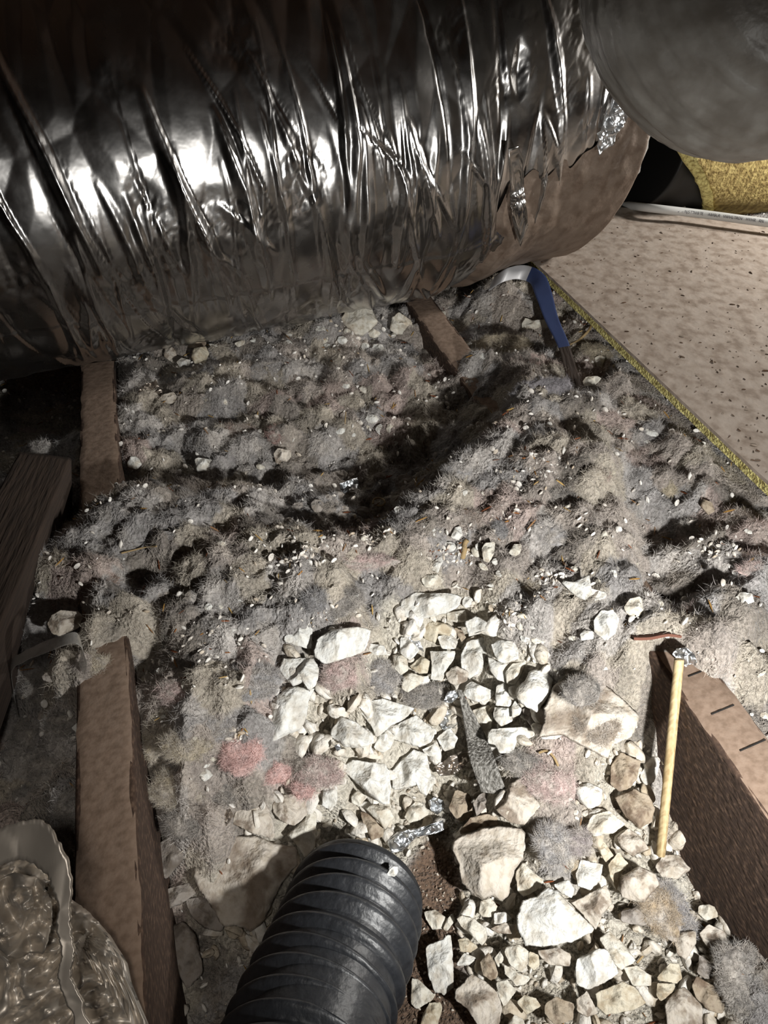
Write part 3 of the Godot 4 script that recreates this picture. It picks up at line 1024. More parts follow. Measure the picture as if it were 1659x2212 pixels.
# ---------------------------------------------------------------- the board and the cable
func slab_mesh(poly: Array, y0: float, y1: float, uneven := 0.0) -> ArrayMesh:
	var st := SurfaceTool.new()
	st.begin(Mesh.PRIMITIVE_TRIANGLES)
	var n := poly.size()
	var fine := PackedVector2Array()
	for k in n:
		var a: Vector2 = poly[k]
		var b: Vector2 = poly[(k + 1) % n]
		var cuts := maxi(1, int(a.distance_to(b) / 0.01))
		for q in cuts:
			var p := a.lerp(b, float(q) / cuts)
			fine.append(p + Vector2(n_fine.get_noise_2dv(p * 300.0), n_fine.get_noise_2dv(p * 300.0 + Vector2(50, 0))) * uneven)
	n = fine.size()
	var idx := Geometry2D.triangulate_polygon(fine)
	st.set_smooth_group(-1)
	for y in [y1, y0]:
		for k in idx.size() / 3:
			var v := [fine[idx[k * 3]], fine[idx[k * 3 + 1]], fine[idx[k * 3 + 2]]]
			var ccw: bool = (v[1] - v[0]).cross(v[2] - v[0]) > 0.0
			if ccw != (y == y1):
				v.reverse()
			for p in v:
				st.add_vertex(Vector3(p.x, y, p.y))
	for k in n:
		var a := fine[k]
		var b := fine[(k + 1) % n]
		var q := [Vector3(a.x, y1, a.y), Vector3(b.x, y1, b.y), Vector3(b.x, y0, b.y), Vector3(a.x, y0, a.y)]
		for i in [0, 1, 2, 0, 2, 3]:
			st.add_vertex(q[i])
	st.index()
	st.generate_normals()
	return st.commit()

func flat(px: float, py: float, y: float) -> Vector2:
	var p := on(px, py, y)
	return Vector2(p.x, p.z)

func build_board() -> void:
	var top := 0.037
	var t := thing("duct_board", "dusty brown sheet of duct board with a yellow glass wool edge", "board")
	var a := flat(1118, 530, top)
	var b := flat(1800, 1173, top)
	var c := flat(1900, 512, top)
	var d := flat(1395, 452, top)
	var e := flat(1250, 440, top)
	put("dusty_top", slab_mesh([a, b, c, d, e], top - 0.0035, top, 0.0006), mats.dusty_board, t)
	var inn := (c - a).normalized() * 0.0035
	put("glass_wool_core", slab_mesh([a + inn, b + inn, c - inn * 0.5, d, e], top - 0.015, top - 0.0035, 0.0012), mats.glass_wool, t)
	put("foil_backing", slab_mesh([a + inn * 1.6, b + inn * 1.6, c - inn, d, e], top - 0.0162, top - 0.015, 0.0004), mats.black_core, t)
	# cable along the far edge with a line of print
	t = thing("cable", "white cable with a line of dark print along the far edge of the dusty board", "cable")
	var pts := curve([at_z(1330, 440, 1.19), on(1402, 449, 0.052), on(1520, 463, 0.052), on(1670, 483, 0.052), on(1900, 512, 0.052)], 60)
	var r := PackedFloat32Array()
	for k in 60:
		r.append(0.0058)
	put("sheath", tube_mesh(pts, r, 18), mats.cable_sheath, t)
	var words := ["LB31BK", "6", "NJSTTMBTE", "AMBLR", "VWVGTRDV", "HYHR", "RN"]
	var at := 1424.0
	var font := SystemFont.new()
	font.font_names = PackedStringArray(["Droid Sans"])
	for w in words:
		var tm := TextMesh.new()
		tm.text = w
		tm.font = font
		tm.font_size = 16
		tm.pixel_size = 0.0052 / 16.0
		tm.depth = 0.0004
		tm.curve_step = 4.0
		var mid: float = at + w.length() * 2.6
		var p := on(mid, 451.0 + (mid - 1402.0) * 0.1255, 0.052)
		var q := on(mid + 20, 451.0 + (mid + 20 - 1402.0) * 0.1255, 0.052)
		var o := put("print", tm, mats.ink, t)
		var x := (q - p).normalized()
		var zz := (Vector3(0, 0.62, 0.78) - x * x.dot(Vector3(0, 0.62, 0.78))).normalized()
		o.transform = Transform3D(Basis(x, zz.cross(x), zz), p + zz * 0.0059)
		at += w.length() * 5.2 + 7.0

# ---------------------------------------------------------------- the vacuum hose
func build_hose() -> void:
	var t := thing("hose", "thick black ribbed vacuum hose reaching into the white rubble", "hose")
	var e := at_z(774, 1938, 0.525)
	var b := at_z(668, 2212, 0.437)
	var o := at_z(560, 2560, 0.36)
	var q := at_z(440, 3000, 0.29)
	var path := curve([e, e.lerp(b, 0.5) + Vector3(0.002, 0.002, 0), b, o, q], 420)
	var P := PackedVector3Array()
	var nu := 96
	var side := Vector3.RIGHT
	var run := 0.0
	var R := 0.0455
	var n := path.size()
	for j in n:
		if j > 0:
			run += path[j].distance_to(path[j - 1])
		var d := (path[mini(j + 1, n - 1)] - path[maxi(j - 1, 0)]).normalized()
		side = (side - d * side.dot(d)).normalized()
		var upv := side.cross(d)
		for i in nu:
			var a := TAU * i / nu
			# a screw-wound rib: rounded crests with narrower grooves
			var ph := (run + a / TAU * 0.0145) / 0.0145
			var w := 0.5 + 0.5 * cos(ph * TAU)
			var r := R + 0.0060 * (pow(w, 0.85) - 0.55) * smoothstep(0.0, 0.004, run) + 0.0002 * n_soft.get_noise_2d(i * 40.0, j * 12.0)
			P.append(path[j] + (side * cos(a) + upv * sin(a)) * r)
	put("ribbed_wall", grid_mesh(P, nu, n, true, PackedColorArray(), true), mats.rubber, t)
	# cut end: the wall's thickness and the dark bore
	P = PackedVector3Array()
	var d0 := (path[0] - path[4]).normalized()
	var s0 := (Vector3.RIGHT - d0 * d0.x).normalized()
	var u0 := s0.cross(d0)
	var prof := [[0.0455, 0.0], [0.0458, 0.003], [0.0450, 0.0046], [0.0435, 0.0046], [0.0425, 0.003], [0.042, -0.02], [0.042, -0.12]]
	for j in prof.size():
		for i in nu:
			var a := TAU * i / nu
			P.append(path[0] + (s0 * cos(a) + u0 * sin(a)) * prof[j][0] + d0 * prof[j][1])
	put("rim", grid_mesh(P, nu, prof.size(), true), mats.rubber, t)

# ---------------------------------------------------------------- the white rubble
var rocks_made := 0
const TINTS := {
	"W": [Color(0.86, 0.86, 0.845), Color(0.72, 0.69, 0.64), 0.5],
	"C": [Color(0.84, 0.825, 0.785), Color(0.70, 0.655, 0.585), 0.65],
	"Y": [Color(0.80, 0.77, 0.70), Color(0.64, 0.57, 0.47), 0.6],
	"G": [Color(0.78, 0.75, 0.71), Color(0.52, 0.47, 0.42), 0.85],
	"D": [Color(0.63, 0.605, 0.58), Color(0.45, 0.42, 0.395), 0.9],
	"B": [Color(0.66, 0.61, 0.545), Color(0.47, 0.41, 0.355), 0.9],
}

func rk(label: String, kind: String, poly: Array, lift := 0.3, deep := 0.6, group := "white rubble in the open joist bay") -> void:
	rocks_made += 1
	var mid := Vector2.ZERO
	var n := poly.size() / 2
	for k in n:
		mid += Vector2(poly[k * 2], poly[k * 2 + 1]) / n
	var span := 0.0
	for k in n:
		span += mid.distance_to(Vector2(poly[k * 2], poly[k * 2 + 1])) / n
	var c := land(mid.x, mid.y)
	var size := span * px_size(c)
	var bed := soft_at(c.x, c.z).y
	deep *= 1.0 + 0.5 * bed
	c = land(mid.x, mid.y, (lift + 0.25) * size + 0.018 * bed)
	var g := RandomNumberGenerator.new()
	g.seed = rocks_made * 101 + 3
	var to := (EYE - c).normalized()
	var nrm := (to * 0.8 + Vector3.UP * 0.5 + Vector3(g.randf_range(-0.14, 0.14), 0, g.randf_range(-0.05, 0.15))).normalized()
	var x := (Vector3.RIGHT - nrm * nrm.x).normalized()
	var y := nrm.cross(x)
	var out := PackedVector2Array()
	for p in outline(poly, c, nrm):
		out.append(Vector2((p - c).dot(x), (p - c).dot(y)))
	var tt: Array = TINTS[kind]
	var a: Color = tt[0]
	var b: Color = tt[1]
	var m := stone_mesh(out, deep, a.srgb_to_linear(), b.srgb_to_linear(), tt[2], rocks_made, 1.0, 56 if size > 0.012 else 36)
	var o := put("rock", m, mats.rock)
	o.transform = Transform3D(Basis(x, y, nrm), c)
	tag(o, label, "rock", group)

func build_rocks() -> void:
	rk("broad white slab with a ragged lower edge at the top left of the rubble", "W", [676, 1409, 685, 1380, 712, 1362, 740, 1358, 772, 1353, 801, 1362, 791, 1406, 765, 1416, 734, 1427, 702, 1433, 678, 1421], 0.2)
	rk("white chunk left of the broad ragged slab, across a dark crack", "W", [654, 1336, 678, 1334, 674, 1375, 672, 1404, 640, 1394, 613, 1387, 615, 1372, 640, 1362], 0.2)
	rk("white hollow-sided chunk below the crack, left of the pink-grey clump", "W", [611, 1421, 676, 1421, 690, 1445, 683, 1479, 666, 1496, 656, 1471, 632, 1481, 615, 1464, 601, 1445], 0.2)
	rk("long white crusty slab along the left rim of the rubble", "W", [589, 1510, 623, 1484, 656, 1484, 681, 1488, 666, 1512, 664, 1546, 649, 1575, 620, 1587, 588, 1602, 572, 1604, 570, 1585, 582, 1558, 589, 1529], 0.2)
	rk("white block with a grey hollow on top, above the pink tufts", "W", [712, 1580, 738, 1546, 772, 1561, 799, 1582, 808, 1604, 782, 1616, 746, 1614, 714, 1592], 0.5)
	rk("smooth white slab split by a thin dark crack", "W", [847, 1568, 898, 1544, 943, 1578, 931, 1602, 907, 1614, 881, 1606, 849, 1597], 0.3)
	rk("crumbling white chunk broken into small lumps left of the smooth slab", "W", [777, 1517, 825, 1508, 895, 1529, 881, 1549, 842, 1570, 813, 1594, 799, 1565, 779, 1541], 0.2)
	rk("small white stone just above the silver tape strip", "W", [912, 1619, 939, 1606, 953, 1621, 936, 1635, 919, 1631])
	rk("small upright white stone below the crumbling chunk", "W", [823, 1578, 837, 1573, 854, 1590, 845, 1616, 825, 1626, 806, 1616], 0.1)
	rk("white wedge with a flat top under the small foil strip", "W", [864, 1375, 881, 1377, 907, 1404, 885, 1428, 864, 1411], 0.4)
	rk("white ledge-like stone right of the broad ragged slab", "W", [794, 1389, 830, 1394, 837, 1414, 813, 1416, 794, 1404], 0.3)
	rk("five-sided cream stone left of the tan triangular stone", "C", [847, 1414, 878, 1414, 883, 1447, 866, 1459, 852, 1445], 0.4)
	rk("tan triangular stone wedged between white stones", "Y", [883, 1440, 912, 1416, 929, 1428, 924, 1455, 905, 1455], 0.3)
	rk("rounded cream stone under the tan triangular stone", "C", [869, 1462, 888, 1452, 917, 1462, 914, 1474, 881, 1496, 866, 1488], 0.3)
	rk("large bright white slab at the top of the rubble", "W", [867, 1298, 894, 1279, 932, 1281, 973, 1281, 1000, 1288, 993, 1310, 964, 1324, 930, 1332, 899, 1339, 874, 1332, 862, 1317], 0.1)
	rk("yellowish crumbly lump in the hollow under the top slab", "Y", [906, 1351, 932, 1340, 961, 1346, 978, 1358, 971, 1375, 947, 1368, 942, 1390, 918, 1382], 0.1)
	rk("white stone with a bumpy lower edge in front of the yellowish lump", "W", [944, 1375, 971, 1368, 990, 1385, 985, 1402, 954, 1402], 0.3)
	rk("small brown-stained stone beside the dark hole under the top slab", "B", [981, 1356, 995, 1356, 1007, 1377, 997, 1387, 988, 1372], 0.1)
	rk("cream ridge joining the top slab to the dust-topped block", "C", [964, 1324, 1005, 1317, 1009, 1341, 988, 1344, 966, 1341], 0.1)
	rk("white block with a patch of brown dust on its top", "W", [1002, 1344, 1029, 1330, 1077, 1358, 1113, 1346, 1111, 1368, 1065, 1375, 1034, 1367, 1014, 1375], 0.15)
	rk("tall white stone below the dark hole, its side in shade", "W", [1009, 1385, 1048, 1375, 1050, 1414, 1041, 1450, 1014, 1467, 997, 1452, 995, 1414], 0.4)
	rk("tall white stone with a square flat top right of the tan triangle", "W", [928, 1406, 985, 1406, 981, 1423, 966, 1445, 956, 1471, 930, 1469, 932, 1438], 0.4)
	rk("tan streaked round stone in the middle of the rubble", "G", [961, 1455, 985, 1438, 1012, 1450, 1009, 1471, 985, 1481, 969, 1474], 0.4)
	rk("white knobbly stone with a bright top left of the dusty crust", "W", [1060, 1392, 1077, 1382, 1111, 1385, 1120, 1404, 1120, 1423, 1091, 1433, 1075, 1428, 1065, 1409], 0.5)
	rk("white jagged stone below the knobbly stone", "W", [1053, 1414, 1072, 1428, 1106, 1433, 1091, 1452, 1094, 1476, 1072, 1467, 1058, 1447], 0.2)
	rk("shaded cream stone behind the big right-hand white block", "C", [1106, 1433, 1137, 1428, 1125, 1457, 1113, 1479, 1094, 1476, 1091, 1452], 0.0)
	rk("big white block with torn corners at the right rim of the rubble", "W", [1142, 1452, 1157, 1445, 1181, 1450, 1195, 1469, 1185, 1505, 1161, 1539, 1137, 1527, 1116, 1510, 1113, 1498, 1116, 1486, 1135, 1469], 0.7)
	rk("white saddle-shaped stone right of the crumpled foil ball", "W", [1000, 1498, 1005, 1479, 1019, 1471, 1046, 1484, 1070, 1493, 1060, 1510, 1029, 1517, 1007, 1508], 0.5)
	rk("narrow upright white stone beside the big torn block", "W", [1072, 1481, 1091, 1474, 1106, 1517, 1101, 1527, 1070, 1525, 1070, 1500], 0.4)
	rk("pale grey block below the saddle-shaped stone", "C", [1019, 1534, 1058, 1522, 1065, 1553, 1060, 1575, 1043, 1580, 1029, 1558], 0.0)
	rk("white square stone under the narrow upright stone", "W", [1067, 1527, 1104, 1529, 1108, 1558, 1082, 1570, 1065, 1549], 0.1)
	rk("thin white shard leaning under the big torn block", "W", [1104, 1527, 1113, 1512, 1128, 1532, 1123, 1544, 1106, 1551], 0.1)
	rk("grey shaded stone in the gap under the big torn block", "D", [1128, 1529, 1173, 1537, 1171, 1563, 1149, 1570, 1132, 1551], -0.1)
	rk("flat brick-like white block with a shaded top, right of the tape strip", "W", [1053, 1582, 1060, 1574, 1125, 1570, 1149, 1573, 1157, 1594, 1118, 1599, 1108, 1626, 1077, 1628, 1070, 1609, 1053, 1606], 0.6)
	rk("large dust-covered block with a furry grey top beside the right joist", "G", [1195, 1475, 1230, 1466, 1290, 1462, 1330, 1500, 1385, 1545, 1370, 1590, 1325, 1612, 1312, 1640, 1262, 1612, 1215, 1585, 1168, 1590, 1176, 1530], 0.25)
	rk("white underside corner of the dust-covered block", "W", [1166, 1580, 1183, 1558, 1229, 1580, 1202, 1597, 1169, 1597], 0.6)
	rk("rough white lump above the silver tape fold", "W", [942, 1594, 971, 1570, 990, 1594, 981, 1616, 959, 1623], 0.3)
	rk("pointed white triangular chunk below the pink tufts", "W", [736, 1658, 760, 1641, 782, 1643, 832, 1651, 842, 1665, 845, 1711, 842, 1737, 823, 1737, 791, 1711, 765, 1687], 0.6)
	rk("big knobbly white chunk right of the pointed triangular one", "W", [845, 1665, 873, 1636, 895, 1617, 922, 1629, 929, 1660, 939, 1692, 922, 1718, 905, 1711, 902, 1694, 869, 1704, 847, 1706], 0.5)
	rk("small lit cream stone above the silver foil by the hose mouth", "C", [873, 1766, 883, 1745, 898, 1730, 914, 1737, 929, 1757, 907, 1771, 883, 1778], 0.4)
	rk("cream chunk with a crumbly edge right above the hose", "C", [789, 1747, 801, 1737, 842, 1742, 852, 1766, 832, 1793, 816, 1774], 0.4)
	rk("brown-sided stone leaning just above the hose", "B", [777, 1754, 791, 1754, 828, 1786, 830, 1807, 801, 1815, 789, 1793], 0.2)
	rk("rounded grey-white stone with a furry patch left above the hose", "G", [587, 1737, 608, 1716, 637, 1713, 661, 1730, 664, 1759, 635, 1786, 606, 1774, 589, 1754], 0.3)
	rk("tall smooth cream slab standing left of the hose mouth", "C", [664, 1735, 685, 1759, 681, 1831, 659, 1856, 640, 1824, 620, 1805, 661, 1764], 0.1)
	rk("very large flat pale slab lying in shade left of the hose", "G", [409, 1885, 451, 1832, 480, 1800, 546, 1806, 597, 1822, 642, 1830, 645, 1867, 620, 1895, 592, 1943, 568, 1996, 539, 2010, 485, 1999, 430, 1928], 0.2, 0.3)
	rk("cracked pale plate at the upper end of the very large slab", "G", [512, 1747, 549, 1731, 576, 1737, 592, 1779, 594, 1814, 544, 1800, 499, 1779], 0.2, 0.35)
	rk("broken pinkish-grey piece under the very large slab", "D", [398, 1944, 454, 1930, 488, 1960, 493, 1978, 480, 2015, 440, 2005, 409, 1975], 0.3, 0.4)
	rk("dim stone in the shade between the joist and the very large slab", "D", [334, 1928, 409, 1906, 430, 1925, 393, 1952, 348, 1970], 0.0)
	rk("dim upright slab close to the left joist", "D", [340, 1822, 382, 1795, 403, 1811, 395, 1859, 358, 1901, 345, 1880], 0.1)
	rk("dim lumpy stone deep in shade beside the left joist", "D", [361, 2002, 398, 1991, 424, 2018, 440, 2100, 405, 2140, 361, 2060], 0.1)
	rk("white furry-topped stone in shade right of the grey-white stone", "W", [697, 1708, 719, 1680, 729, 1696, 729, 1735, 714, 1749, 695, 1742], 0.3)
	rk("small cream stone under the tip of the triangular chunk", "C", [758, 1721, 772, 1706, 794, 1721, 777, 1742, 760, 1735], 0.2)
	rk("largest blocky grey-white chunk right of the hose mouth", "G", [975, 1836, 982, 1812, 1042, 1788, 1078, 1783, 1136, 1790, 1131, 1853, 1112, 1882, 1103, 1911, 1100, 1933, 1083, 1947, 1066, 1935, 1042, 1942, 1016, 1930, 996, 1906, 989, 1865], 0.55, 0.7)
	rk("brown-topped stone tucked behind the largest chunk", "B", [994, 1793, 1016, 1766, 1054, 1757, 1074, 1764, 1076, 1783, 1042, 1786, 996, 1803], 0.2)
	rk("shaded tan pointed stone above the largest chunk", "B", [968, 1745, 984, 1704, 1016, 1716, 1021, 1749, 1016, 1766, 996, 1776, 980, 1764], 0.2)
	rk("thin grey leaf-shaped stone in shade below the tape strip", "D", [1021, 1735, 1035, 1716, 1054, 1708, 1049, 1745, 1030, 1764], 0.2)
	rk("gritty dust-speckled mound-shaped rock below the tape strip", "G", [1069, 1749, 1090, 1735, 1098, 1696, 1129, 1677, 1141, 1708, 1170, 1740, 1144, 1769, 1134, 1781, 1100, 1778], 0.4)
	rk("smooth cream stone wedged right of the largest chunk", "C", [1112, 1885, 1131, 1858, 1146, 1877, 1177, 1904, 1156, 1925, 1131, 1938, 1117, 1923], 0.1)
	rk("cube-like stone with a bright white front face", "W", [1243, 1886, 1255, 1856, 1303, 1866, 1298, 1901, 1275, 1924, 1248, 1914], 0.4)
	rk("small grey-white stone between the cube-like and the brightest chunk", "W", [1194, 1911, 1228, 1899, 1242, 1921, 1235, 1940, 1211, 1930], 0.2)
	rk("brightest big white chunk with a fan-shaped face", "W", [1118, 2010, 1117, 1984, 1125, 1945, 1159, 1935, 1183, 1916, 1202, 1921, 1231, 1952, 1262, 1985, 1290, 2012, 1262, 2022, 1240, 2035, 1180, 2044, 1135, 2044], 0.6, 0.5)
	rk("dusty wing-shaped stone attached right of the brightest chunk", "G", [1232, 1950, 1311, 1911, 1323, 1951, 1301, 1976, 1288, 2010, 1258, 1975], 0.4)
	rk("cream stone alone on the bare board right of the hose", "C", [915, 1969, 940, 1964, 966, 1984, 964, 2005, 935, 2010, 920, 1986])
	rk("small pale stone touching the lone cream stone", "C", [966, 1984, 978, 1972, 983, 1988, 966, 2013, 956, 2008])
	rk("long cream shell-shaped stone below the largest chunk", "C", [985, 1984, 995, 1976, 1024, 1984, 1050, 2005, 1053, 2029, 1041, 2044, 1017, 2020, 995, 2001])
	rk("brownish stone under the long shell-shaped stone", "Y", [988, 2029, 1007, 2025, 1034, 2046, 1017, 2058, 995, 2056], 0.1)
	rk("tall speckled white stone with a pointed top beside the hose", "W", [918, 2044, 956, 2027, 973, 2015, 978, 2054, 981, 2133, 961, 2148, 940, 2145, 925, 2109, 920, 2073], 0.5)
	rk("small bright wedge right of the tall speckled stone", "W", [985, 2083, 1002, 2058, 1031, 2070, 1014, 2085, 987, 2087])
	rk("tan stone with a white tip above the big grey chunk", "B", [1036, 2078, 1055, 2056, 1070, 2080, 1077, 2107, 1065, 2121, 1043, 2107])
	rk("thin pale sliver beside the tan white-tipped stone", "C", [1067, 2070, 1087, 2046, 1091, 2068, 1077, 2092], 0.2)
	rk("speckled cream stone overlapping a smooth one below the brightest chunk", "C", [1089, 2046, 1120, 2039, 1142, 2054, 1140, 2083, 1128, 2102, 1101, 2085, 1091, 2061], 0.5)
	rk("smooth pale stone under the speckled cream stone", "C", [1087, 2080, 1120, 2102, 1149, 2111, 1135, 2126, 1116, 2131, 1091, 2104], 0.2)
	rk("yellowish stone right of the speckled cream stone", "Y", [1142, 2054, 1164, 2063, 1166, 2085, 1154, 2097, 1142, 2087], 0.2)
	rk("greyish stone directly under the brightest chunk", "G", [1159, 2054, 1207, 2046, 1236, 2062, 1230, 2088, 1188, 2085, 1169, 2070], 0.1)
	rk("pale pentagonal stone at the foot of the hose", "C", [889, 2114, 903, 2114, 940, 2150, 932, 2162, 901, 2181, 887, 2169])
	rk("yellow-cream stone at the bottom edge beside the hose", "Y", [911, 2196, 928, 2165, 952, 2165, 956, 2179, 942, 2225, 905, 2225])
	rk("big smooth grey chunk at the bottom edge", "G", [983, 2140, 1019, 2102, 1041, 2114, 1075, 2143, 1084, 2179, 1077, 2225, 1038, 2225, 1009, 2179, 981, 2160], 0.4)
	rk("gritty cream stone right of the big smooth grey chunk", "C", [1070, 2121, 1096, 2116, 1116, 2140, 1089, 2177, 1079, 2157], 0.2)
	rk("pitted tan stone second right of the big smooth grey chunk", "Y", [1116, 2165, 1132, 2148, 1159, 2157, 1169, 2174, 1137, 2193], 0.2)
	rk("dirty brown stone at the bottom edge under the squarish dusty block", "B", [1176, 2169, 1202, 2152, 1241, 2169, 1239, 2203, 1198, 2215, 1176, 2191], 0.3)
	rk("cream corner of a stone cut off by the bottom edge", "C", [1094, 2216, 1111, 2191, 1132, 2203, 1137, 2228, 1094, 2228], 0.2)
	rk("rounded lump at the lower lip of the largest chunk", "C", [1038, 1945, 1060, 1940, 1075, 1957, 1065, 1981, 1043, 1981, 1034, 1972], 0.2)
	rk("small square white stone left of the brightest chunk", "W", [1067, 1972, 1091, 1969, 1106, 1984, 1087, 1998, 1067, 1996], 0.3)
	rk("flat shaded stone under the small square white stone", "G", [1058, 2005, 1091, 1993, 1113, 1998, 1108, 2017, 1077, 2017], 0.0)
	rk("dusty angular stone left below the end of the stick", "G", [1339, 1895, 1381, 1870, 1417, 1888, 1424, 1911, 1392, 1951, 1341, 1938], 0.4)
	rk("smooth cream stone half hidden left of the dusty angular stone", "Y", [1313, 1868, 1336, 1838, 1359, 1868, 1341, 1889, 1333, 1924, 1318, 1894], 0.1)
	rk("rounded grey stone right below the end of the stick", "G", [1414, 1871, 1432, 1846, 1467, 1846, 1493, 1878, 1462, 1899, 1427, 1894], 0.2)
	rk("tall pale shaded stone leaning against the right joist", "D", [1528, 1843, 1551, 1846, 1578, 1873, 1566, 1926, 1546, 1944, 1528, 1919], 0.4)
	rk("pale stone with torn edges lying over the squarish dusty block", "C", [1293, 2027, 1316, 2012, 1346, 2037, 1374, 2075, 1341, 2097, 1323, 2077], 0.6)
	rk("squarish white block with dust on its face near the bottom", "W", [1245, 2072, 1293, 2047, 1311, 2052, 1339, 2102, 1306, 2123, 1273, 2138, 1245, 2128, 1243, 2100], 0.4)
	rk("small cream stone right of the squarish dusty block", "C", [1346, 2090, 1376, 2085, 1407, 2108, 1407, 2130, 1366, 2130], 0.4)
	rk("wide brown-dusted flat rock below the squarish dusty block", "Y", [1285, 2145, 1346, 2120, 1376, 2135, 1397, 2168, 1366, 2183, 1308, 2193, 1288, 2173], 0.3)
	rk("speckled white stone left of the wide brown-dusted rock", "G", [1245, 2158, 1268, 2140, 1280, 2163, 1291, 2188, 1268, 2198, 1245, 2183], 0.3)
	rk("round tan stone in shade, upper of two at the bottom right", "Y", [1419, 2110, 1447, 2080, 1467, 2082, 1475, 2113, 1462, 2125, 1422, 2118], 0.3)
	rk("tan stone in shade, under the round tan one", "Y", [1419, 2123, 1462, 2125, 1450, 2150, 1427, 2163, 1417, 2150], 0.2)
	rk("smooth grey egg-shaped stone at the bottom edge", "G", [1437, 2171, 1450, 2148, 1477, 2130, 1493, 2145, 1518, 2176, 1518, 2225, 1440, 2225], 0.4)
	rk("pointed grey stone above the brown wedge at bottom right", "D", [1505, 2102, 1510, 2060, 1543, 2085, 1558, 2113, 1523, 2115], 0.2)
	rk("brown wedge-shaped stone at the bottom right", "B", [1493, 2128, 1505, 2108, 1551, 2135, 1568, 2163, 1561, 2191, 1530, 2183, 1503, 2156], 0.3)
	rk("small white stone on top of the brown wedge", "W", [1541, 2123, 1556, 2097, 1568, 2113, 1566, 2138, 1551, 2138], 0.8)
	rk("round stone with a bright lower rim near the right shadow", "G", [1508, 2017, 1530, 1996, 1568, 2012, 1573, 2037, 1558, 2060, 1525, 2042], 0.3)
	rk("grey upright stone with a white top near the right shadow", "G", [1457, 2034, 1472, 2014, 1503, 2009, 1505, 2037, 1482, 2075, 1462, 2062], 0.3)
	rk("lumpy cream stone below the tall shaded stone", "C", [1508, 1956, 1530, 1953, 1551, 1961, 1551, 1981, 1525, 1989, 1508, 1974], 0.3)
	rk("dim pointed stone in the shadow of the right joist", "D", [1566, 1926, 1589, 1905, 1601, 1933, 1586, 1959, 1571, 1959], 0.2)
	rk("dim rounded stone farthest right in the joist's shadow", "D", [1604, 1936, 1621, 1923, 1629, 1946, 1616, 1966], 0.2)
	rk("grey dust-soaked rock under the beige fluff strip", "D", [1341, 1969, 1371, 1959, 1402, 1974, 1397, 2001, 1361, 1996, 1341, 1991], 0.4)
	rk("dirty beige stone left of the stick, above the striped brown one", "B", [1318, 1654, 1341, 1623, 1359, 1633, 1384, 1644, 1376, 1681, 1361, 1702, 1339, 1712, 1318, 1694], 0.4)
	rk("white crumbly stone touching the left side of the stick", "W", [1384, 1628, 1407, 1621, 1429, 1636, 1422, 1666, 1412, 1692, 1392, 1697, 1381, 1676, 1392, 1659], 0.3)
	rk("brown striped rounded stone left of the lower stick", "B", [1326, 1722, 1371, 1704, 1402, 1719, 1417, 1747, 1407, 1777, 1381, 1790, 1349, 1765], 0.5)
	rk("white layered stone left of the dirty beige one", "W", [1240, 1702, 1270, 1689, 1303, 1704, 1298, 1737, 1273, 1750, 1248, 1727], 0.4)
	rk("cream rock with a dirty top left of the brown striped stone", "C", [1265, 1790, 1278, 1760, 1316, 1750, 1351, 1780, 1326, 1800, 1283, 1808], 0.4)
	rk("half-shaded stone with a white band left of the stick's lower end", "G", [1331, 1808, 1359, 1788, 1389, 1813, 1402, 1833, 1366, 1851, 1339, 1830], 0.3)
	rk("yellowish stone above the cube-like white stone", "Y", [1283, 1820, 1303, 1815, 1326, 1848, 1308, 1863], 0.2)
	rk("pale stone just right of the stick at mid height", "C", [1447, 1712, 1477, 1722, 1465, 1740, 1447, 1734], 0.3)
	# rocks that lie on the fluff further back
	var far_group := "rocks lying on the grey fluff"
	rk("largest white rock at the foot of the foil duct", "C", [735, 688, 747, 672, 777, 648, 802, 655, 806, 672, 818, 697, 802, 710, 783, 725, 765, 722, 748, 712], 0.5, 0.7, far_group)
	rk("rounded cream rock right against the far right joist", "C", [842, 712, 846, 685, 862, 674, 885, 690, 894, 705, 880, 722, 855, 722], 0.5, 0.7, far_group)
	rk("square-cut white block on the dark fluff", "W", [420, 992, 428, 988, 460, 993, 461, 1016, 425, 1018], 0.5, 0.8, far_group)
	rk("white rock beside the end of the far left joist", "W", [274, 1000, 282, 985, 297, 986, 307, 1003, 295, 1015, 276, 1008], 0.5, 0.8, far_group)
	rk("knobbly white lump in front of the red-brown splinter", "W", [1281, 1340, 1298, 1318, 1325, 1316, 1338, 1338, 1330, 1368, 1310, 1385, 1284, 1368], 0.7, 0.8, far_group)
	rk("rounded white rock above the red-brown splinter", "C", [1347, 1310, 1360, 1293, 1382, 1287, 1397, 1310, 1386, 1328, 1372, 1337, 1352, 1324], 0.6, 0.8, far_group)
	rk("small white crumb cluster left of the knobbly lump", "W", [1252, 1370, 1262, 1360, 1283, 1364, 1282, 1380, 1255, 1384], 0.4, 0.7, far_group)
	rk("half-buried white slab on the right mound above the knobbly lump", "W", [1205, 1252, 1240, 1258, 1273, 1242, 1278, 1272, 1312, 1280, 1308, 1292, 1270, 1300, 1240, 1285], 0.1, 0.5, far_group)
	rk("brown-streaked oval rock resting over the clear film strip", "G", [101, 1348, 108, 1330, 130, 1318, 170, 1320, 181, 1335, 172, 1356, 130, 1374, 112, 1370], 0.8, 0.8, far_group)
	rk("crumbled white lump on the left joist's dusty top", "W", [154, 1572, 165, 1560, 190, 1555, 202, 1575, 195, 1590, 172, 1592], 0.4, 0.7, far_group)
	rk("white chunk wedged between the left joist and the fluff", "W", [296, 1600, 303, 1588, 314, 1595, 321, 1624, 300, 1626], 0.3, 0.8, far_group)
	rk("white rock with a brown rim under the blue strap's bend", "C", [1126, 698, 1135, 686, 1150, 692, 1180, 690, 1192, 712, 1172, 706, 1150, 715, 1128, 710], 0.4, 0.6, far_group)
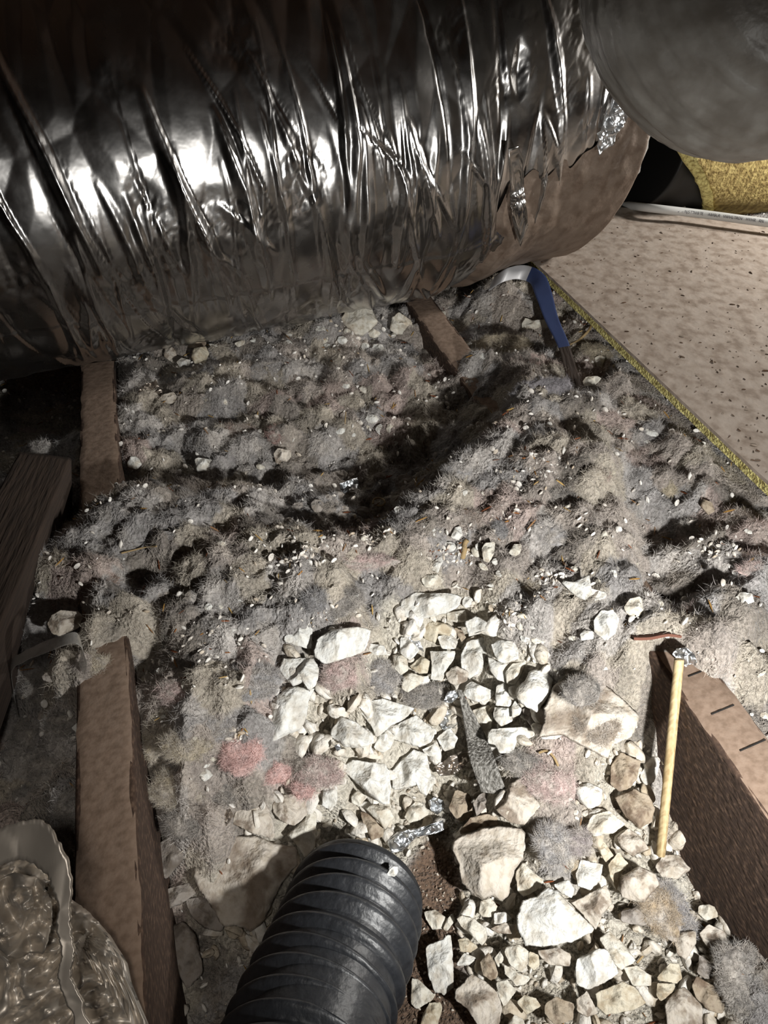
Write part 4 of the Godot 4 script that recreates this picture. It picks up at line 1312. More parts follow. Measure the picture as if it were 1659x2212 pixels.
	rk("oval white rock at the foot of the blue strap", "C", [1258, 824, 1265, 814, 1290, 812, 1300, 818, 1285, 832, 1262, 834], 0.5, 0.7, far_group)
	rk("upright white stone between the strap and the yellow board edge", "C", [1284, 772, 1296, 766, 1308, 772, 1298, 800, 1288, 792], 0.4, 0.7, far_group)
	rk("pale rock at the duct's foot, first from the far left joist", "G", [354, 770, 356, 752, 372, 748, 388, 768, 372, 784], 0.5, 0.8, far_group)
	rk("tan rock at the duct's foot, second from the far left joist", "Y", [412, 770, 418, 752, 446, 748, 452, 764, 444, 784, 420, 786], 0.5, 0.8, far_group)
	rk("flat white rock lying between the two pale rocks at the duct's foot", "W", [380, 782, 392, 772, 412, 778, 410, 790, 388, 792], 0.4, 0.7, far_group)
	rk("beige rock standing up against the foil, behind the pale rocks", "B", [403, 742, 412, 722, 425, 720, 448, 740, 440, 750, 406, 752], 0.4, 0.7, far_group)
	rk("long white chip at the duct's foot in the middle", "C", [504, 742, 520, 735, 538, 731, 538, 740, 515, 750], 0.4, 0.6, far_group)
	rk("pale pitted rock half sunk in the dark fluff above the foil scrap", "G", [590, 980, 600, 968, 628, 972, 630, 986, 610, 1006, 596, 1000], 0.4, 0.7, far_group)
	rk("flat tan rock in the shade right of the glittering stones", "G", [338, 864, 352, 852, 375, 846, 386, 862, 370, 872, 345, 872], 0.3, 0.6, far_group)
	rk("wedge-shaped white rock above the loose white gravel of the mound", "W", [973, 1160, 982, 1140, 995, 1135, 1000, 1155, 990, 1168], 0.5, 0.8, far_group)
	rk("oblong tan-white rock in the gravel of the mound", "C", [1040, 1185, 1048, 1172, 1070, 1170, 1068, 1195, 1056, 1216, 1044, 1212], 0.5, 0.8, far_group)
	rk("oblong white rock tilted right of the mound's gravel", "C", [1098, 1195, 1110, 1175, 1128, 1174, 1124, 1195, 1112, 1203], 0.6, 0.8, far_group)
	rk("oval white rock just above the top slab of the rubble", "C", [908, 1252, 920, 1242, 945, 1240, 960, 1254, 942, 1272, 918, 1268], 0.6, 0.7, far_group)
	rk("slim white rock standing above the oval one", "W", [932, 1230, 938, 1212, 952, 1202, 958, 1210, 946, 1238], 0.6, 0.8, far_group)
	rk("half-buried white dome at the right edge on the far mound", "W", [1588, 1290, 1600, 1278, 1625, 1282, 1630, 1300, 1608, 1308], 0.3, 0.7, far_group)
	rk("brown shell-like stone by the shaded gully", "B", [1512, 1092, 1520, 1078, 1538, 1085, 1545, 1105, 1530, 1112], 0.5, 0.8, far_group)

# ---------------------------------------------------------------- pebbles
var pebble_meshes := []

const MARKS := [
	[780, 690, "largest rock by the duct"], [868, 700, "cream rock by the far right joist"], [960, 760, "far right joist"], [440, 1004, "square-cut white block"], [290, 998, "white rock at the far left joist"],
	[430, 768, "tan rock at the duct's foot"], [330, 838, "glittering foil at the far left joist"], [360, 862, "flat tan rock in shade"], [756, 1040, "foil scrap in the shaded hollow"], [610, 985, "pitted half-sunk rock"],
	[140, 1345, "brown-streaked oval rock"], [235, 900, "far end of the left joist"], [80, 1150, "leaning timber"], [300, 1186, "straw stem"], [520, 1625, "rosy pink tuft"], [395, 1500, "mauve-pink tuft"], [180, 1575, "crumbled white lump"],
	[280, 1850, "left joist's right edge"], [740, 1395, "broad ragged white slab"], [645, 1370, "white chunk across the dark crack"], [760, 1210, "long pale pink patch"], [930, 1310, "bright top slab of the rubble"], [933, 1255, "oval white rock above the top slab"],
	[1058, 1192, "oblong tan-white rock"], [1112, 1187, "oblong tilted white rock"], [985, 1150, "wedge-shaped white rock"], [1195, 1150, "slate-grey clump"], [1165, 1285, "round tan clump"], [1190, 1080, "dark hairy patch"], [1175, 838, "lavender-grey clump"],
	[1195, 690, "blue strap's bend"], [1240, 830, "blue strap's tail"], [1400, 800, "yellow board edge"], [1310, 1350, "knobbly white lump"], [1371, 1312, "rounded white rock by the splinter"], [1420, 1376, "red-brown splinter"], [1478, 1418, "foil on the stick's top"],
	[1440, 1650, "wooden stick"], [1560, 1560, "saw cuts in the right joist"], [1250, 1275, "half-buried slab on the right mound"], [1060, 1350, "dust-topped white block"], [1090, 1410, "knobbly bright-topped stone"], [1150, 1490, "big torn white block"],
	[1505, 1325, "pink tuft by the gully"], [1625, 1228, "pink tuft at the right edge"], [1608, 1292, "white dome at the right edge"], [1528, 1096, "brown shell-like stone"], [820, 1085, "curled yellow shaving"], [800, 820, "blue-grey round clump"],
	[545, 1470, "blue-grey woolly clump"], [380, 1700, "shaggy grey clump"], [700, 560, "foil duct"], [1020, 1020, "brow of the lit mound"], [730, 1300, "dark clump above the ragged slab"], [1610, 2110, "dark clump in the bottom corner"], [60, 2050, "torn foil wrapping"], [110, 1440, "clear film strip"],
]
var said := {}

func place_words(px: float, py: float, rx: float, ry: float, what: String) -> String:
	# size, shape and the nearest landmark on its own side
	var size := "tiny" if maxf(rx, ry) < 5.0 else ("small" if maxf(rx, ry) < 10.0 else "larger")
	var ratio := maxf(rx, ry) / minf(rx, ry)
	var form := "round" if ratio < 1.3 else ("oval" if ratio < 2.0 else "thin long")
	var order := MARKS.duplicate()
	order.sort_custom(func(a, b): return Vector2(a[0] - px, a[1] - py).length() < Vector2(b[0] - px, b[1] - py).length())
	for m in order:
		var d := Vector2(m[0] - px, m[1] - py)
		var side := "right of" if d.x < 0.0 else "left of"
		if absf(d.y) > absf(d.x) * 2.0:
			side = "above" if d.y > 0.0 else "below"
		elif absf(d.y) > absf(d.x) * 0.5:
			side = ("above and " if d.y > 0.0 else "below and ") + side
		var text := "%s %s %s %s the %s" % [size, form, what, side, m[2]]
		if not said.has(text):
			said[text] = true
			return text
	return what

func pebble(px: float, py: float, rx: float, ry: float, turn: float, kind: int, label: String, group: String, lift := 0.35) -> void:
	var c := land(px, py)
	var s := px_size(c)
	c = land(px, py, lift * s * minf(rx, ry) + 0.012 * soft_at(c.x, c.z).y)
	var o := put("pebble", pebble_meshes[kind % pebble_meshes.size()], mats.rock)
	var nrm := ((EYE - c).normalized() * 0.7 + Vector3.UP * 0.5).normalized()
	var x := (Vector3.RIGHT - nrm * nrm.x).normalized().rotated(nrm, deg_to_rad(-turn))
	var y := nrm.cross(x)
	o.transform = Transform3D(Basis(x * rx * s, y * ry * s, nrm * minf(rx, ry) * s * 0.85), c)
	tag(o, label, "pebble", group)

func build_pebbles() -> void:
	for k in 9:
		var pts := PackedVector2Array()
		var g := RandomNumberGenerator.new()
		g.seed = 400 + k
		for q in 8:
			pts.append(Vector2.from_angle(TAU * q / 8.0) * g.randf_range(0.85, 1.08))
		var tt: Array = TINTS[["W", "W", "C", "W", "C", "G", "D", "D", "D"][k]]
		var a: Color = tt[0]
		var b: Color = tt[1]
		pebble_meshes.append(stone_mesh(pts, 0.75, a.srgb_to_linear(), b.srgb_to_linear(), tt[2] * 0.8, 900 + k, 0.8, 24))
	var lists := [
		["white pebble", "pebbles at the duct's foot", 0,
			[[622, 723, 10, 7, 0], [622, 742, 9, 9, 0], [690, 733, 18, 12, 10], [706, 748, 8, 7, 0], [672, 718, 6, 5, 0], [740, 735, 12, 11, 0], [757, 737, 9, 6, 20], [746, 747, 7, 4, 0], [768, 748, 4, 4, 0], [774, 756, 4, 4, 0],
			[790, 750, 10, 12, 0], [806, 738, 8, 4, 0], [808, 720, 13, 12, 0], [816, 752, 13, 11, 0], [852, 726, 8, 9, 0], [850, 738, 6, 4, 0], [552, 735, 12, 5, -10], [528, 752, 9, 5, 0], [552, 758, 6, 3, 0], [276, 793, 6, 6, 0],
			[462, 746, 11, 3, 10], [440, 788, 6, 5, 0], [750, 716, 8, 9, 0], [695, 712, 14, 10, 0], [700, 784, 8, 7, 0], [622, 775, 8, 5, 20], [640, 779, 5, 4, 0]]],
		["white pebble", "pebbles across the far fluff", 0,
			[[747, 833, 11, 8, 10], [776, 840, 11, 8, 15], [790, 842, 15, 9, 15], [920, 813, 11, 8, -10], [705, 821, 6, 4, 0], [678, 838, 9, 4, 0], [812, 862, 5, 2, 0], [484, 869, 8, 9, 30], [466, 877, 4, 4, 0], [570, 823, 3, 3, 0],
			[562, 825, 3, 3, 0], [522, 838, 3, 3, 0], [617, 899, 3, 3, 0], [1070, 745, 7, 5, -20], [1092, 768, 6, 4, 0], [1040, 770, 10, 14, -30], [1015, 748, 9, 10, 0], [955, 678, 9, 8, -40], [1005, 690, 5, 5, 0]]],
		["white pebble", "pebble cluster above the shaded hollow", 0,
			[[804, 905, 15, 12, 0], [822, 927, 11, 13, 0], [843, 926, 9, 13, 0], [735, 929, 12, 10, -20], [765, 921, 9, 6, 10], [763, 936, 11, 10, 20], [747, 962, 17, 12, 10], [753, 980, 10, 7, -20], [809, 930, 4, 5, 0], [831, 949, 9, 7, 0],
			[826, 964, 6, 4, 0], [853, 955, 8, 8, 0], [878, 922, 5, 5, 0], [811, 953, 4, 4, 0], [794, 922, 5, 5, 0], [701, 961, 4, 6, 20], [631, 945, 6, 10, -10], [581, 966, 4, 5, 30]]],
		["white pebble", "pebbles on the dark left fluff", 0,
			[[351, 1004, 8, 7, 0], [520, 1028, 17, 8, 25], [563, 1008, 10, 8, 10], [527, 1013, 6, 4, 0], [602, 1010, 5, 5, 0], [350, 1048, 6, 6, 0], [415, 1022, 4, 4, 0], [378, 1074, 5, 4, 0], [302, 1060, 5, 4, 0], [155, 1180, 9, 5, 0],
			[318, 1239, 5, 7, 0], [427, 1222, 7, 5, 10], [478, 1175, 10, 8, 0], [262, 1207, 8, 4, 0], [568, 1128, 6, 4, 0], [520, 1145, 4, 3, 0], [551, 1108, 4, 5, 0], [283, 1303, 6, 5, 0]]],
		["white pebble", "pebbles left of the white rubble", 0,
			[[502, 1287, 5, 12, -30], [527, 1291, 14, 8, -30], [538, 1299, 6, 3, 30], [450, 1311, 8, 9, 30], [474, 1311, 8, 6, 0], [503, 1321, 5, 3, 0], [504, 1361, 8, 3, -10], [318, 1355, 7, 5, 0], [350, 1451, 14, 9, 10], [400, 1477, 8, 11, 25],
			[432, 1498, 6, 11, 35], [389, 1511, 4, 4, 0], [350, 1532, 10, 9, 0], [350, 1548, 8, 4, 0], [451, 1431, 7, 4, -35], [477, 1427, 6, 4, -25], [444, 1674, 14, 13, 0], [461, 1637, 9, 9, 0], [444, 1652, 10, 7, -10], [421, 1594, 6, 5, 0],
			[422, 1694, 5, 3, -20], [357, 1391, 5, 3, 30], [481, 1585, 3, 4, 0], [496, 1392, 3, 3, 0], [472, 1388, 3, 4, 0]]],
		["white pebble", "pebbles on the left joist", 0, [[255, 1575, 14, 7, -15], [245, 1671, 10, 7, 10]]],
		["white pebble", "pebbles on the lit mound", 0,
			[[1000, 1065, 13, 9, -25], [1018, 1049, 11, 6, 10], [954, 1070, 4, 4, 0], [984, 1066, 3, 3, 0], [1042, 1067, 4, 7, 10], [1055, 1018, 7, 4, -45], [1108, 1027, 5, 5, 0], [1103, 1051, 6, 4, 10], [1154, 1096, 7, 4, -30], [1226, 1094, 7, 4, -30],
			[1130, 1092, 6, 5, 0], [1288, 1060, 5, 8, 20], [1187, 1149, 6, 6, 0], [1112, 1166, 8, 5, 10], [1305, 1157, 7, 13, 25], [1183, 1189, 8, 5, 15], [1150, 1211, 6, 3, 10], [1256, 1217, 4, 5, 0], [1325, 1242, 8, 13, 0], [1334, 1229, 3, 7, 0],
			[1080, 1240, 10, 8, 20], [1065, 1264, 12, 5, 0], [1061, 1272, 7, 3, 0], [1045, 1268, 5, 4, 0], [1240, 1232, 10, 11, 20], [1238, 1248, 8, 8, 0], [1318, 1278, 9, 6, 0], [1292, 1260, 8, 11, 20], [1226, 1281, 7, 4, -10], [1205, 1277, 5, 3, 0],
			[973, 1181, 14, 13, 0], [1034, 1180, 8, 9, 30], [1044, 1224, 12, 8, 40], [1052, 1222, 7, 5, 0], [1028, 1192, 10, 13, -30], [993, 1195, 5, 4, 0], [984, 1194, 3, 3, 0], [972, 1196, 4, 3, 0], [1180, 1010, 4, 4, 0], [1325, 1020, 5, 5, 0],
			[1408, 935, 17, 9, 25], [1395, 955, 9, 6, 0], [1130, 1330, 13, 7, 0], [1068, 1305, 4, 3, 0], [1133, 1298, 5, 4, 0], [1225, 1206, 4, 3, 0], [1070, 1213, 8, 8, 0], [1273, 1077, 5, 4, 0], [930, 1252, 4, 4, 0]]],
		["white pebble", "pebbles by the dust-topped block", 0,
			[[1152, 1354, 9, 6, 0], [1166, 1365, 4, 4, 0], [1126, 1352, 11, 11, 40], [1135, 1377, 12, 11, 0], [1158, 1383, 12, 8, 20], [1143, 1390, 6, 4, 0], [1173, 1386, 5, 5, 0], [1179, 1414, 9, 12, 10], [1185, 1435, 10, 5, 10], [1237, 1378, 10, 6, 10],
			[1226, 1366, 4, 5, 0], [1235, 1363, 5, 6, 0], [1203, 1447, 8, 6, 0], [1010, 1300, 12, 14, 20]]],
		["white pebble", "pebbles right of the gully", 0,
			[[1620, 1148, 12, 7, 15], [1504, 1178, 9, 4, -15], [1374, 1219, 6, 5, -20], [1385, 1280, 8, 9, 40], [1419, 1277, 4, 3, 0], [1472, 1281, 5, 8, 10], [1443, 1300, 9, 5, 10], [1427, 1304, 7, 8, 30], [1590, 1237, 9, 7, 20], [1610, 1196, 8, 4, 30],
			[1550, 1161, 4, 4, 0], [1548, 1103, 4, 4, 0], [1549, 1038, 5, 4, -20], [1593, 1006, 6, 5, 0], [1521, 1313, 9, 4, 10], [1545, 1336, 8, 4, -10], [1445, 1376, 8, 5, 0], [1410, 1411, 5, 6, 0], [1312, 1410, 6, 5, 0], [1645, 1456, 12, 4, -30],
			[1565, 1478, 5, 4, 0], [1541, 1497, 4, 5, 0], [1552, 1495, 4, 5, 0], [1624, 1543, 4, 4, 0], [1652, 1550, 12, 14, 20], [1640, 1608, 9, 4, 30], [1632, 1635, 10, 5, 0], [1488, 1489, 3, 5, 0], [1466, 1700, 6, 7, 0], [1506, 1783, 7, 5, 0],
			[1601, 2062, 7, 7, 0], [1306, 1443, 7, 5, 30], [1463, 1808, 8, 5, 0], [1506, 1812, 10, 8, 50], [1530, 1815, 6, 9, -20], [1390, 1320, 4, 3, 0]]],
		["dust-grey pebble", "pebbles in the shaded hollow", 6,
			[[650, 1095, 20, 13, 0], [686, 1092, 16, 16, 20], [640, 1117, 11, 16, 0], [658, 1112, 11, 13, 0], [738, 1104, 19, 13, -30], [762, 1083, 13, 13, 0], [730, 1068, 13, 8, 0], [710, 1075, 9, 9, 0], [720, 1085, 12, 8, 0], [785, 1104, 15, 12, 10],
			[873, 1040, 22, 20, -30], [820, 1032, 16, 13, 0], [731, 1026, 19, 12, -15], [780, 1032, 9, 11, 0], [856, 950, 8, 8, 0], [895, 945, 10, 6, 10], [625, 1127, 13, 12, 0], [802, 1049, 12, 8, 0], [770, 1062, 16, 8, 20], [840, 1085, 10, 11, 0],
			[810, 1113, 9, 9, 0], [832, 1112, 7, 8, 0], [741, 1118, 12, 9, 0], [846, 1096, 6, 8, 0]]],
		["white pebble", "pebbles on the hollow's edge", 0,
			[[862, 1104, 9, 14, -30], [764, 1116, 8, 8, 20], [797, 1127, 8, 9, 0], [751, 1126, 4, 5, 0], [828, 1073, 6, 6, 0], [877, 1116, 4, 4, 0], [894, 1140, 8, 5, 15], [785, 1163, 6, 7, -30], [695, 1163, 10, 6, -20], [714, 1143, 6, 5, 0],
			[744, 1165, 5, 5, 0], [660, 1172, 8, 5, 0], [686, 1172, 5, 3, 0], [806, 1145, 4, 4, 0], [783, 1147, 6, 4, 0], [934, 1155, 7, 6, 0], [936, 1145, 5, 5, 0], [950, 1148, 4, 4, 0], [848, 1066, 4, 5, 0], [573, 1196, 8, 6, 0], [622, 1100, 10, 5, 20], [842, 1128, 5, 4, 0]]],
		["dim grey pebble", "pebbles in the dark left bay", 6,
			[[108, 1462, 16, 11, 0], [136, 1520, 9, 8, 0], [47, 1562, 14, 12, 0], [92, 1543, 9, 16, 10], [152, 1640, 10, 12, 0], [120, 1708, 9, 6, 0], [66, 1548, 5, 8, 0], [150, 1665, 7, 6, 0]]],
	]
	var top := put("pebble", pebble_meshes[0], mats.rock)
	top.transform = Transform3D(Basis.from_euler(Vector3(-0.9, 0.5, 0.4)).scaled_local(Vector3(0.0048, 0.0034, 0.0032)), at_z(849, 1884, 0.493))
	tag(top, "small white pebble resting on the black hose close to its mouth", "pebble")
	for l in lists:
		var k := 0
		for p in l[3]:
			var kind: int = l[2] + (k % 3 if l[2] == 6 else k % 5)
			pebble(p[0], p[1], p[2], p[3], p[4], kind, place_words(p[0], p[1], p[2], p[3], l[0]), l[1])
			k += 1

# ---------------------------------------------------------------- fluff clumps that can be picked out
func clump(called: String, px: float, py: float, rx: float, ry: float, turn: float, a: Color, b: Color, label: String, group: String, id: int, lift := 0.1, category := "insulation tuft") -> void:
	var c := land(px, py)
	var s := px_size(c)
	c = land(px, py, lift) - Vector3(0, 0.18 * s * minf(rx, ry), 0)
	var o := put(called, blob_mesh(Vector3(rx, minf(rx, ry) * 0.45, ry) * s, 0.26, 0.07, a, b, id, 64, 40), mats.clump)
	var nrm := ((EYE - c).normalized() * 0.6 + Vector3.UP * 0.6).normalized()
	var x := (Vector3.RIGHT - nrm * nrm.x).normalized().rotated(nrm, deg_to_rad(-turn))
	o.transform = Transform3D(Basis(x, nrm, x.cross(nrm)), c)
	tag(o, label, category, group)
	# loose fibres all over it
	var r := Vector3(rx, minf(rx, ry) * 0.45, ry) * s
	var off := Vector3(id * 17.3, id * 5.1, id * 9.7)
	for q in int(clampf(rx * ry * 0.11, 30.0, 260.0)):
		var d := Vector3(rng.randf_range(-1, 1), rng.randf_range(-0.15, 1), rng.randf_range(-1, 1)).normalized()
		var k := 1.0 + 0.26 * n_soft.get_noise_3dv(d * 32.0 + off) + 0.07 * n_fine.get_noise_3dv(d * 22.0 + off)
		var up := (o.transform.basis * (d / r)).normalized()
		var ax := up.cross(Vector3(rng.randf_range(-1, 1), rng.randf_range(-1, 1), rng.randf_range(-1, 1))).normalized()
		var sc := rng.randf_range(0.5, 1.0)
		clump_fib.append(Transform3D(Basis(ax, up, ax.cross(up)) * sc, o.transform * (d * r * k) - up * 0.0006))
		clump_col.append(a.lerp(b, rng.randf()) * rng.randf_range(0.9, 1.3))

var clump_fib := []
var clump_col := []

func build_clumps() -> void:
	var pink := lin(0.79, 0.70, 0.685)
	var rosy := lin(0.84, 0.70, 0.675)
	var grey := lin(0.71, 0.685, 0.655)
	var blue := lin(0.64, 0.635, 0.64)
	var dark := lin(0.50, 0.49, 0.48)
	var tan := lin(0.73, 0.69, 0.61)
	var list := [
		[520, 1625, 40, 42, 10, rosy, pink, "rosy pink tuft with brown flecks beside the crusty white slab"],
		[600, 1650, 42, 34, 0, pink, rosy, "pink tuft left of the white block, above the hose bay"],
		[690, 1665, 45, 30, 10, pink, grey, "pinkish tuft right above the shaded heap", 0.01],
		[655, 1705, 22, 18, 0, rosy, pink, "small rosy tuft over the grey-white stone", 0.018],
		[395, 1500, 52, 26, 15, pink, grey, "mauve-pink tuft on the fluff near the left joist"],
		[760, 1210, 90, 18, 0, pink, grey, "long pale pink patch on the bright fluff above the rubble"],
		[1190, 1690, 50, 36, 30, pink, grey, "pink-mauve tuft below the brick-like white block", 0.012],
		[1505, 1325, 30, 20, 0, pink, grey, "pink tuft at the right end of the shaded gully"],
		[1525, 1253, 14, 24, 10, pink, grey, "small upright pink tuft on the right mound"],
		[1625, 1228, 26, 16, 0, pink, grey, "pink tuft near the right edge on the right mound"],
		[1390, 1137, 16, 12, 0, pink, grey, "small pink tuft on the mound's right shoulder"],
		[1135, 780, 30, 18, 0, pink, grey, "pink-grey tuft on the lump left of the blue strap"],
		[1030, 690, 15, 13, 0, rosy, grey, "small round pink tuft right of the far right joist"],
		[596, 938, 20, 20, 0, lin(0.55, 0.42, 0.40), grey, "brownish pink tuft on the dark fluff by the hollow"],
		[520, 935, 42, 22, 5, lin(0.52, 0.44, 0.40), grey, "wide brown-pink tuft left of the smaller brownish one"],
		[215, 1255, 40, 12, -15, lin(0.58, 0.49, 0.45), grey, "faint pink streak of fluff right of the leaning timber"],
		[730, 1455, 38, 32, 0, pink, grey, "pinkish grey tuft in the middle of the rubble's upper part", 0.012],
		[1300, 1030, 20, 14, 0, lin(0.66, 0.56, 0.52), grey, "salmon-tinted tuft at the top of the lit mound"],
	]
	var id := 0
	for l in list:
		id += 1
		clump("pink_insulation_tuft", l[0], l[1], l[2], l[3], l[4], l[5], l[6], l[7], "pink tufts", id, l[8] if l.size() > 8 else 0.0)
	list = [
		[1175, 838, 66, 26, -5, lin(0.60, 0.585, 0.60), lin(0.55, 0.54, 0.55), "large lavender-grey oval clump at the foot of the blue strap"],
		[1085, 752, 68, 42, 0, lin(0.52, 0.49, 0.44), tan, "big lumpy clump between the far right joist and the blue strap"],
		[1295, 770, 44, 34, 20, lin(0.50, 0.47, 0.42), tan, "lumpy clump between the blue strap and the yellow board edge"],
		[1165, 1285, 36, 36, 0, tan, grey, "round tan clump right of the rubble's top"],
		[258, 1420, 38, 20, 25, grey, blue, "grey oval clump on the left joist below the leaning timber"],
		[205, 1437, 32, 26, 10, tan, grey, "tan clump left of the grey oval on the left joist"],
		[305, 1468, 28, 22, 0, tan, grey, "clump hanging over the right edge of the left joist"],
		[800, 819, 22, 14, 0, blue, dark, "blue-grey round clump behind the small white pebbles"],
		[1195, 1150, 40, 26, 15, blue, grey, "slate-grey clump in the middle of the lit mound"],
		[1090, 1137, 26, 22, 0, blue, dark, "dark slate clump near the mound's gravel"],
		[1190, 1080, 60, 22, -10, dark, grey, "dark hairy patch across the top of the lit mound"],
		[1445, 1050, 15, 22, 0, tan, tan, "yellow-tan clump on the mound's right flank"],
		[1012, 1122, 30, 26, 0, lin(0.62, 0.56, 0.52), grey, "round mauve-grey clump above the wedge-shaped white rock"],
		[730, 1300, 55, 32, -20, dark, grey, "dark clump above the broad ragged slab"],
		[680, 1295, 24, 24, 0, dark, blue, "black-grey clump right of the white left chunk"],
		[460, 870, 45, 20, 0, tan, grey, "flat tan clump right of the glittering stones"],
		[590, 800, 50, 22, 0, blue, grey, "broad grey clump at the middle of the far fluff"],
		[1500, 1135, 30, 18, 0, dark, grey, "dark clump at the bottom of the shaded gully"],
		[990, 1015, 34, 18, -10, grey, blue, "grey clump on the brow of the mound above the hollow"],
		[380, 1700, 55, 40, 10, grey, tan, "shaggy grey clump beside the left joist, below the white flat pebbles"],
		[400, 1610, 48, 30, 0, tan, grey, "shaggy tan clump left of the rosy tuft"],
		[395, 1770, 40, 34, 0, grey, dark, "lowest shaggy clump hanging beside the left joist"],
		[545, 1470, 60, 40, 0, blue, grey, "blue-grey woolly clump left of the white rubble"],
		[820, 1460, 40, 34, 30, grey, blue, "grey woolly clump left of the cream stones in the rubble", 0.012],
		[915, 1500, 50, 26, 0, grey, dark, "dusty woolly clump behind the crumpled foil ball", 0.014],
		[1195, 1820, 36, 40, 0, blue, grey, "blue-grey woolly clump right of the largest chunk", 0.014],
		[1240, 1820, 40, 26, 0, lin(0.60, 0.57, 0.57), grey, "pale mauve woolly clump above the cube-like stone", 0.016],
		[1420, 1960, 36, 62, -25, lin(0.68, 0.61, 0.51), grey, "beige fluff strip over the stones at the lower right", 0.022],
		[1460, 1960, 26, 60, -20, lin(0.60, 0.60, 0.62), grey, "bluish fluff strip right of the beige one", 0.02],
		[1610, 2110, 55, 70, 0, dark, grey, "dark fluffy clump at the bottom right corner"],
		[1290, 1560, 48, 40, 20, lin(0.60, 0.55, 0.49), grey, "beige fluff on top of the dust-covered block", 0.03],
		[1255, 1490, 36, 30, 0, dark, grey, "dark fluff at the back of the dust-covered block", 0.028],
		[1130, 1650, 40, 24, 20, dark, grey, "dark fluff under the brick-like white block", 0.01],
	]
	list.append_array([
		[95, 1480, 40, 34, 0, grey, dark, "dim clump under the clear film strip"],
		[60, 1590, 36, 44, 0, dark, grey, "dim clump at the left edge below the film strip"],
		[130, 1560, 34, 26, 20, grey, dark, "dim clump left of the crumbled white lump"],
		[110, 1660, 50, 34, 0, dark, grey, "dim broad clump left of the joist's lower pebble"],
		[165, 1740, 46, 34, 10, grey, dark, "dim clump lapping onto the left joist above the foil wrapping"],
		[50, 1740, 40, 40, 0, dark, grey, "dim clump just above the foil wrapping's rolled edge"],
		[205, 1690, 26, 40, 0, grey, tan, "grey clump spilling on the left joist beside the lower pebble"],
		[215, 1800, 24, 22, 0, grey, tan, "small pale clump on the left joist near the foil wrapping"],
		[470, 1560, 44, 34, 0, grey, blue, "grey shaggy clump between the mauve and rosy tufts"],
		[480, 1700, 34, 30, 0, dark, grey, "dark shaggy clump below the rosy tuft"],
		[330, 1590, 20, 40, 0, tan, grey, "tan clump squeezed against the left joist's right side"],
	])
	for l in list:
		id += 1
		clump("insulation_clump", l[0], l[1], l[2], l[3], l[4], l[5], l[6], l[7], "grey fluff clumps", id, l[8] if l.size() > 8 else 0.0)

# ---------------------------------------------------------------- stick, strap, foil and splinters
func rod(called: String, pts: PackedVector3Array, r: float, m: Material, parent: Node3D, nu := 12) -> MeshInstance3D:
	var rr := PackedFloat32Array()
	for k in pts.size():
		rr.append(r * (1.0 + 0.05 * n_soft.get_noise_1d(k * 30.0)))
	return put(called, tube_mesh(pts, rr, nu), m, parent)

func foil_scrap(label: String, poly: Array, tilt: Vector3, lift: float, crumple: float, m: Material, id: int) -> void:
	var mid := Vector2.ZERO
	for k in poly.size() / 2:
		mid += Vector2(poly[k * 2], poly[k * 2 + 1]) / (poly.size() / 2)
	var c := land(mid.x, mid.y, lift)
	c = land(mid.x, mid.y, lift + 0.006 + 0.014 * soft_at(c.x, c.z).y)
	var o := put("foil_scrap", sheet_mesh(poly, c, ((EYE - c).normalized() * 0.8 + tilt).normalized(), crumple, id), m)
	tag(o, label, "foil scrap", "foil scraps")

